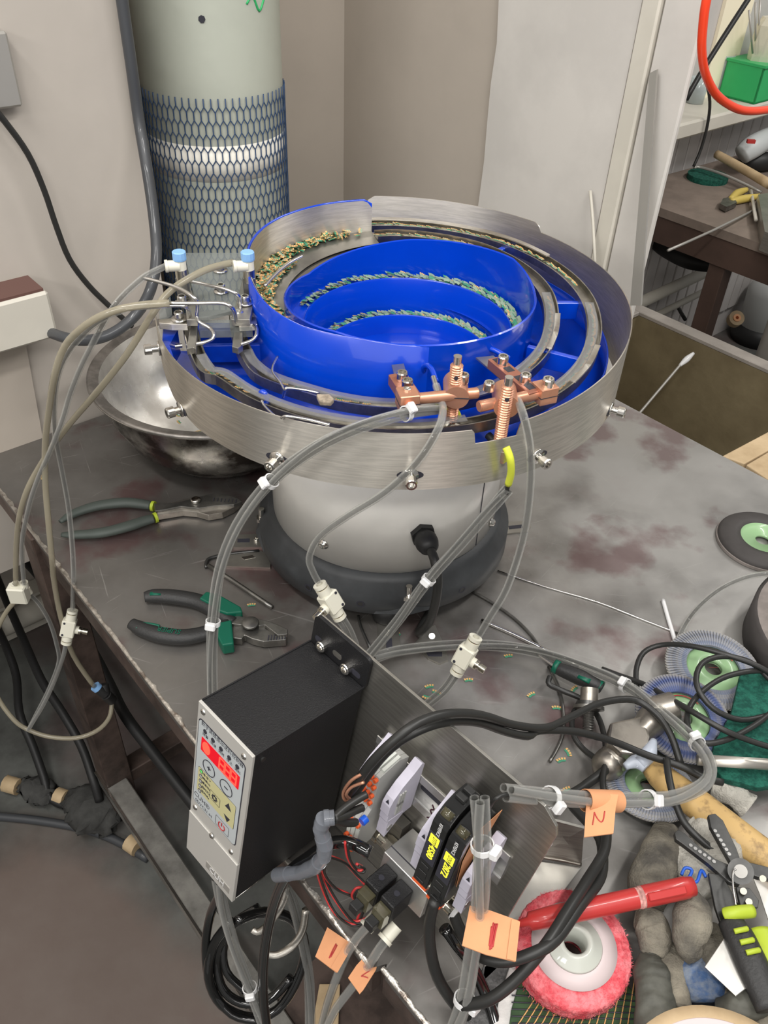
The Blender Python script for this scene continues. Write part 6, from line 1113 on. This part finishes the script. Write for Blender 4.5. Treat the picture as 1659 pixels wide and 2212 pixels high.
# bolt
t = thing('hex_bolt', 'short steel bolt with a thick washer beside the hammer head', 'bolt', Z(1272, 1570, T)); A = Z(1270, 1583, .812); B_ = Z(1273, 1500, .835); ax = (B_-A).normalized()
b = MB(); n = 9; prof = [(0, 0)]
for i in range(n): prof += [(.0068, .003*i), (.0058, .003*i+.0015)]
b.lathe(prof, M['toolsteel'], A, ax, 18, smooth=False); put(b.build('thread'), t)
b = MB(); b.cyl(A+ax*.027, A+ax*.031, .018, M['toolsteel'], 32); b.cyl(A+ax*.031, A+ax*.036, .0145, M['toolsteel2'], 32); put(b.build('washer'), t)
b = MB(); b.cyl(A+ax*.036, A+ax*.052, .0105, M['hammer'], 20); put(b.build('head'), t)
# screwdriver / scriber with green-black handle
t = thing('screwdriver', 'short screwdriver with black and green handle beneath the tubes', 'screwdriver', Z(1250, 1460, T)); b = MB(); b.sweep([Z(1198, 1440, .82), Z(1215, 1448, .821), Z(1250, 1462, .822), Z(1280, 1476, .822), Z(1300, 1486, .820)], [.006, .0085, .010, .0085, .007], M['gripk'], 16); hd = put(b.build('handle'), t)
b = MB(); b.sweep([Z(1196, 1438, .82), Z(1206, 1443, .82)], .0088, M['gripg'], 14, 2); put(b.build('green_end'), t); b = MB(); b.sweep([Z(1250, 1459, .8285), Z(1275, 1472, .8285)], .0045, M['gripg'], 10, 2, flat=.5); put(b.build('green_patch'), hd)
b = MB(); b.cyl(Z(1293, 1482, .82), Z(1299, 1486, .82), .0085, M['gripg'], 14); put(b.build('green_collar'), t); b = MB(); b.cyl(Z(1160, 1412, .815), Z(1197, 1438, .82), .0022, M['wire'], 8); put(b.build('blade'), t)
line('steel_pipe', 'shiny thin steel pipe lying across the green pad', 'rod', [Z(1507, 1641, .852), Z(1700, 1654, .852)], .0062, M['ss'], seg=14, res=1)
line('clear_tube', 'aged clear tube curving down from the large grinding wheel', 'tube', Zs([(1680, 1238, .86), (1620, 1245, .86), (1560, 1270, .85), (1510, 1310, .83), (1480, 1350, .81), (1462, 1390, .806)]), .0038, M['clear'])
# wire stripper
t = thing('wire_stripper', 'black wire stripper with black and yellow grips on the gloves', 'wire stripper', Z(1600, 1880, .85))
for nm, P, z, h, m in (('left_jaw', [(1457, 1798), (1465, 1792), (1480, 1800), (1500, 1820), (1545, 1855), (1585, 1872), (1600, 1890), (1598, 1912), (1575, 1905), (1530, 1865), (1478, 1825), (1460, 1812)], .875, .006, 'toolsteel2'), ('right_jaw', [(1530, 1760), (1545, 1757), (1562, 1772), (1590, 1830), (1600, 1858), (1650, 1870), (1700, 1885), (1700, 1905), (1640, 1895), (1600, 1880), (1580, 1865), (1560, 1830), (1535, 1785)], .880, .006, 'toolsteel2'), ('lower_link', [(1530, 1885), (1560, 1890), (1600, 1960), (1600, 2010), (1570, 2030), (1545, 1960)], .872, .004, 'toolsteel2'), ('right_link', [(1590, 1915), (1620, 1918), (1640, 1945), (1638, 1960), (1600, 1960)], .878, .004, 'toolsteel2')): flatpart(nm, P, z, h, M[m], t, .0006)
for (u, v, r_) in ((1600, 1882, .0115),): b = MB(); b.cyl(Z(u, v, .880), Z(u, v, .884), r_, M['toolsteel2'], 28); b.cyl(Z(u, v, .884), Z(u, v, .887), .006, M['chrome'], 24); put(b.build('pivot'), t)
for (u, v) in ((1606, 1925), (1618, 1948), (1648, 1898)): b = MB(); b.cyl(Z(u, v, .879), Z(u, v, .882), .003, M['brass'], 14); put(b.build('rivet'), t)
for k in range(6): p = Z(1545+k*6, 1795+k*10, .8803); b = MB(); b.cyl(p, p+Vector((0, 0, .0004)), .0018, M['wire'], 10); put(b.build('notch'), t)
for k in range(6): p = Z(1492+k*10, 1826+k*7, .8753); b = MB(); b.cyl(p, p+Vector((0, 0, .0004)), .0018, M['wire'], 10); put(b.build('notch'), t)
b = MB(); b.sweep(Zs([(1590, 1878, .888), (1583, 1885, .888), (1584, 1920, .886), (1590, 1955, .884)]), .0010, M['wire'], 6); put(b.build('spring'), t)
b = MB(); b.sweep(Zs([(1578, 1990, .872), (1600, 2030, .874), (1630, 2095, .874), (1668, 2180, .872)]), [.012, .014, .0145, .014], M['gripk'], 18, flat=.7); gh = put(b.build('grip'), t)
b = MB(); b.sweep(Zs([(1566, 1976, .876), (1585, 1972, .880), (1625, 1968, .878)]), .006, M['lime'], 12); put(b.build('yellow_end'), gh)
for (u, v) in ((1600, 2012), (1613, 2036), (1626, 2058)): b = MB(); b.sweep([Z(u-14, v, .8845), Z(u, v-3, .8855), Z(u+14, v-6, .884)], .0024, M['lime'], 8); put(b.build('yellow_ridge'), gh)
b = MB(); b.sweep(Zs([(1640, 2012, .870), (1660, 2055, .872), (1690, 2110, .872)]), .012, M['lime'], 16, flat=.7); put(b.build('second_grip'), t)
# gloves: finger bundles, each one continuous
def glove(label, parts, m):
    t = thing('work_glove', label, 'glove', Z(*parts[0][0][0]))
    for nm, P, R_, mm in [(p[3] if len(p) > 3 else 'finger', p[0], p[1], p[2]) for p in [(a[0], a[1], a[2] if len(a) > 2 else m, a[3] if len(a) > 3 else 'finger') for a in parts]]:
        b = MB(); b.sweep(Zs(P), R_, M[mm], 28, 12, flat=.72)
        for v in b.bm.verts:
            c_ = v.co; f_ = 1.4 if mm == 'glovew' else 1.
            w1 = mnoise.noise(c_*55); w2 = mnoise.noise(c_*150); cr = abs(mnoise.noise(Vector((c_.x*30, c_.y*110, 3))))
            v.co += Vector((w1*.0030, w1*.0022, w1*.0030+w2*.0012-max(0, .10-cr)*.025))*f_
        put(b.build(nm), t)
    return t
glove('dirty grey glove whose fingers point up beside the fleece wheel', [([(1440, 1790, .825), (1425, 1850, .835), (1405, 1910, .835), (1395, 1960, .825)], [.013, .020, .022, .016], 'glove', 'palm'), ([(1380, 1985, .835), (1400, 1990, .842), (1415, 2020, .842), (1410, 2060, .835)], [.012, .016, .016, .012], 'glove'), ([(1500, 1945, .862), (1495, 1990, .868), (1490, 2030, .862), (1500, 2060, .850)], [.014, .0175, .016, .011], 'glove'), ([(1440, 2040, .83), (1455, 2100, .835), (1465, 2180, .835)], [.010, .011, .011], 'glove')], 'glove')
glove('dark coated glove finger pointing up from the bottom edge', [([(1405, 2070, .835), (1408, 2110, .842), (1415, 2180, .842), (1420, 2280, .835)], [.011, .0155, .0175, .018], 'glove2')], 'glove2')
glove('pale knitted glove with blue print under the wire stripper', [([(1500, 1775, .84), (1530, 1800, .845), (1560, 1850, .845), (1540, 1900, .84)], [.012, .018, .022, .020], 'glovew', 'palm'), ([(1460, 1850, .832), (1500, 1880, .838), (1540, 1930, .838)], [.014, .020, .018], 'glovew')], 'glovew')
glove('navy dotted glove showing under the grey gloves', [([(1500, 2050, .825), (1515, 2110, .828), (1525, 2170, .825)], [.020, .026, .022], 'glovenavy', 'palm')], 'glovenavy')
glove('grey glove with a folded thumb in the lower right corner', [([(1550, 2185, .84), (1590, 2180, .85), (1630, 2150, .852), (1650, 2110, .845)], [.010, .014, .017, .012], 'glove2', 'thumb'), ([(1530, 2010, .835), (1545, 2050, .84), (1535, 2100, .838)], [.014, .018, .012], 'glove'), ([(1560, 2160, .82), (1640, 2200, .825), (1700, 2230, .83)], [.03, .035, .03], 'glove', 'cuff')], 'glove')
glove('pale grey knitted glove cuff beside the hammer handle', [([(1540, 1695, .815), (1580, 1710, .818), (1620, 1740, .815)], [.014, .016, .014], 'glovew', 'cuff')], 'glovew')
b = MB(); b.sweep(Zs([(1472, 1890, .8632), (1480, 1875, .864), (1495, 1880, .864), (1488, 1900, .8635), (1505, 1905, .8635), (1515, 1880, .864), (1525, 1895, .864)]), .0016, M['bluepaint'], 6); tag(b.build('blue_print'), 'blue printed mark on the pale knitted glove', 'print')
pad('steel_offcut', 'bright triangular sheet steel piece beside the yellow grips', 'sheet metal', [(1572, 2015), (1625, 2125), (1590, 2152), (1522, 2088)], .872, .001, 'sheet')
pad('steel_offcut', 'pale sheet steel piece under the stripper at the right edge', 'sheet metal', [(1595, 1820), (1660, 1830), (1720, 1860), (1720, 2000), (1660, 1990), (1640, 1930)], .845, .001, 'sheet')
# bracket and shiny sheet behind the mounting plate
pad('shiny_sheet', 'bright polished sheet steel lying behind the mounting plate', 'sheet metal', [(1165, 1860), (1258, 1872), (1180, 1975), (1130, 2040), (1040, 2125), (1060, 2000)], T+.004, .0015, 'sheet')
t = thing('steel_bracket', 'welded stainless bracket standing behind the mounting plate', 'bracket', Z(1220, 1830, T))
b = MB(); A_, B2, C2, D2 = Z(1185, 1770, .87), Z(1262, 1790, .86), Z(1256, 1868, T+.006), Z(1160, 1850, T+.006); b.prism([A_, B2, C2, D2], Vector((0, .002, .001)), M['ssflat']); put(b.build('bracket_plate'), t)
b = MB(); b.sweep([D2, D2.lerp(C2, .5)+Vector((0, 0, .001)), C2], .002, M['hammer'], 6, 6); put(b.build('weld'), t)
b = MB(); p = D2.lerp(B2, .45)+Vector((-.012, -.001, .004)); b.cyl(p, p+Vector((0, -.001, .0003)), .006, M['nylon'], 18); put(b.build('hole'), t)
# ================================================================== UNDER AND BESIDE THE TABLE
line('floor_cable', 'thick black cable running from the wall under the table top', 'cable', Zs([(-20, 1140, .30), (30, 1185, .30), (90, 1250, .30), (140, 1320, .30), (195, 1400, .28), (235, 1475, .27), (270, 1545, .26), (330, 1625, .24), (400, 1715, .22), (470, 1800, .2)]), .011, M['rubber'], seg=12)
line('floor_cable', 'black cable crossing the dark table leg', 'cable', Zs([(-20, 1215, .2), (15, 1300, .2), (50, 1380, .2), (90, 1470, .18), (135, 1540, .16), (175, 1610, .13), (200, 1680, .10), (215, 1730, .06)]), .009, M['rubber'], seg=12)
line('floor_cable', 'dark cable hanging at the far left down to the rags', 'cable', Zs([(-20, 1330, .15), (10, 1390, .15), (35, 1460, .12), (42, 1540, .10), (70, 1610, .07), (95, 1680, .04), (110, 1725, .02), (170, 1750, .015)]), .009, M['rubber'], seg=12)
line('floor_cable', 'grey cable lying on the floor towards the stretcher', 'cable', Zs([(-20, 1762, .008), (80, 1772, .008), (180, 1790, .008), (250, 1815, .008), (320, 1855, .008)]), .009, M['cable2'], seg=10)
for i, (u0, v0, u1, v1, lab) in enumerate(((12, 1692, 40, 1700, 'short wooden block on the floor at the far left'), (122, 1718, 142, 1725, 'short wooden block on the floor beside the dark rag'), (278, 1818, 298, 1832, 'short wooden block on the floor by the stretcher'))):
    b = MB(); b.cyl(Z(u0, v0, .02), Z(u1, v1, .02), .018, M['paleWood'], 10); tag(b.build('wood_block'), lab, 'wood block', 'wooden blocks on the floor')
random.seed(11)
for i, (P, r, lab) in enumerate((([(150, 1720, .02), (185, 1735, .035), (215, 1760, .035), (245, 1790, .02)], [.02, .05, .055, .02], 'crumpled dark rag on the floor beside the stretcher'), ([(45, 1695, .02), (80, 1705, .025), (110, 1725, .02)], [.015, .03, .02], 'small dark rag on the floor at the left'))):
    b = MB(); b.sweep(Zs(P), r, M['rag'], 14, 5, flat=.45)
    for v in b.bm.verts: v.co += Vector((random.uniform(-1, 1), random.uniform(-1, 1), random.uniform(-.6, .6)))*.008
    tag(b.build('dark_rag'), lab, 'rag')
line('wall_pipe', 'pale pipe running low along the wall behind the table leg', 'pipe', [sn(-1.60, -.6, .12), sn(-1.60, .0, .12), sn(-1.60, .5, .12)], .03, M['creampaint'], res=1, seg=14)
pad('cardboard', 'brown cardboard piece on the floor below the tubes', 'cardboard', [(690, 2125), (735, 2125), (730, 2240), (670, 2240)], .12, .004, 'paleWood')
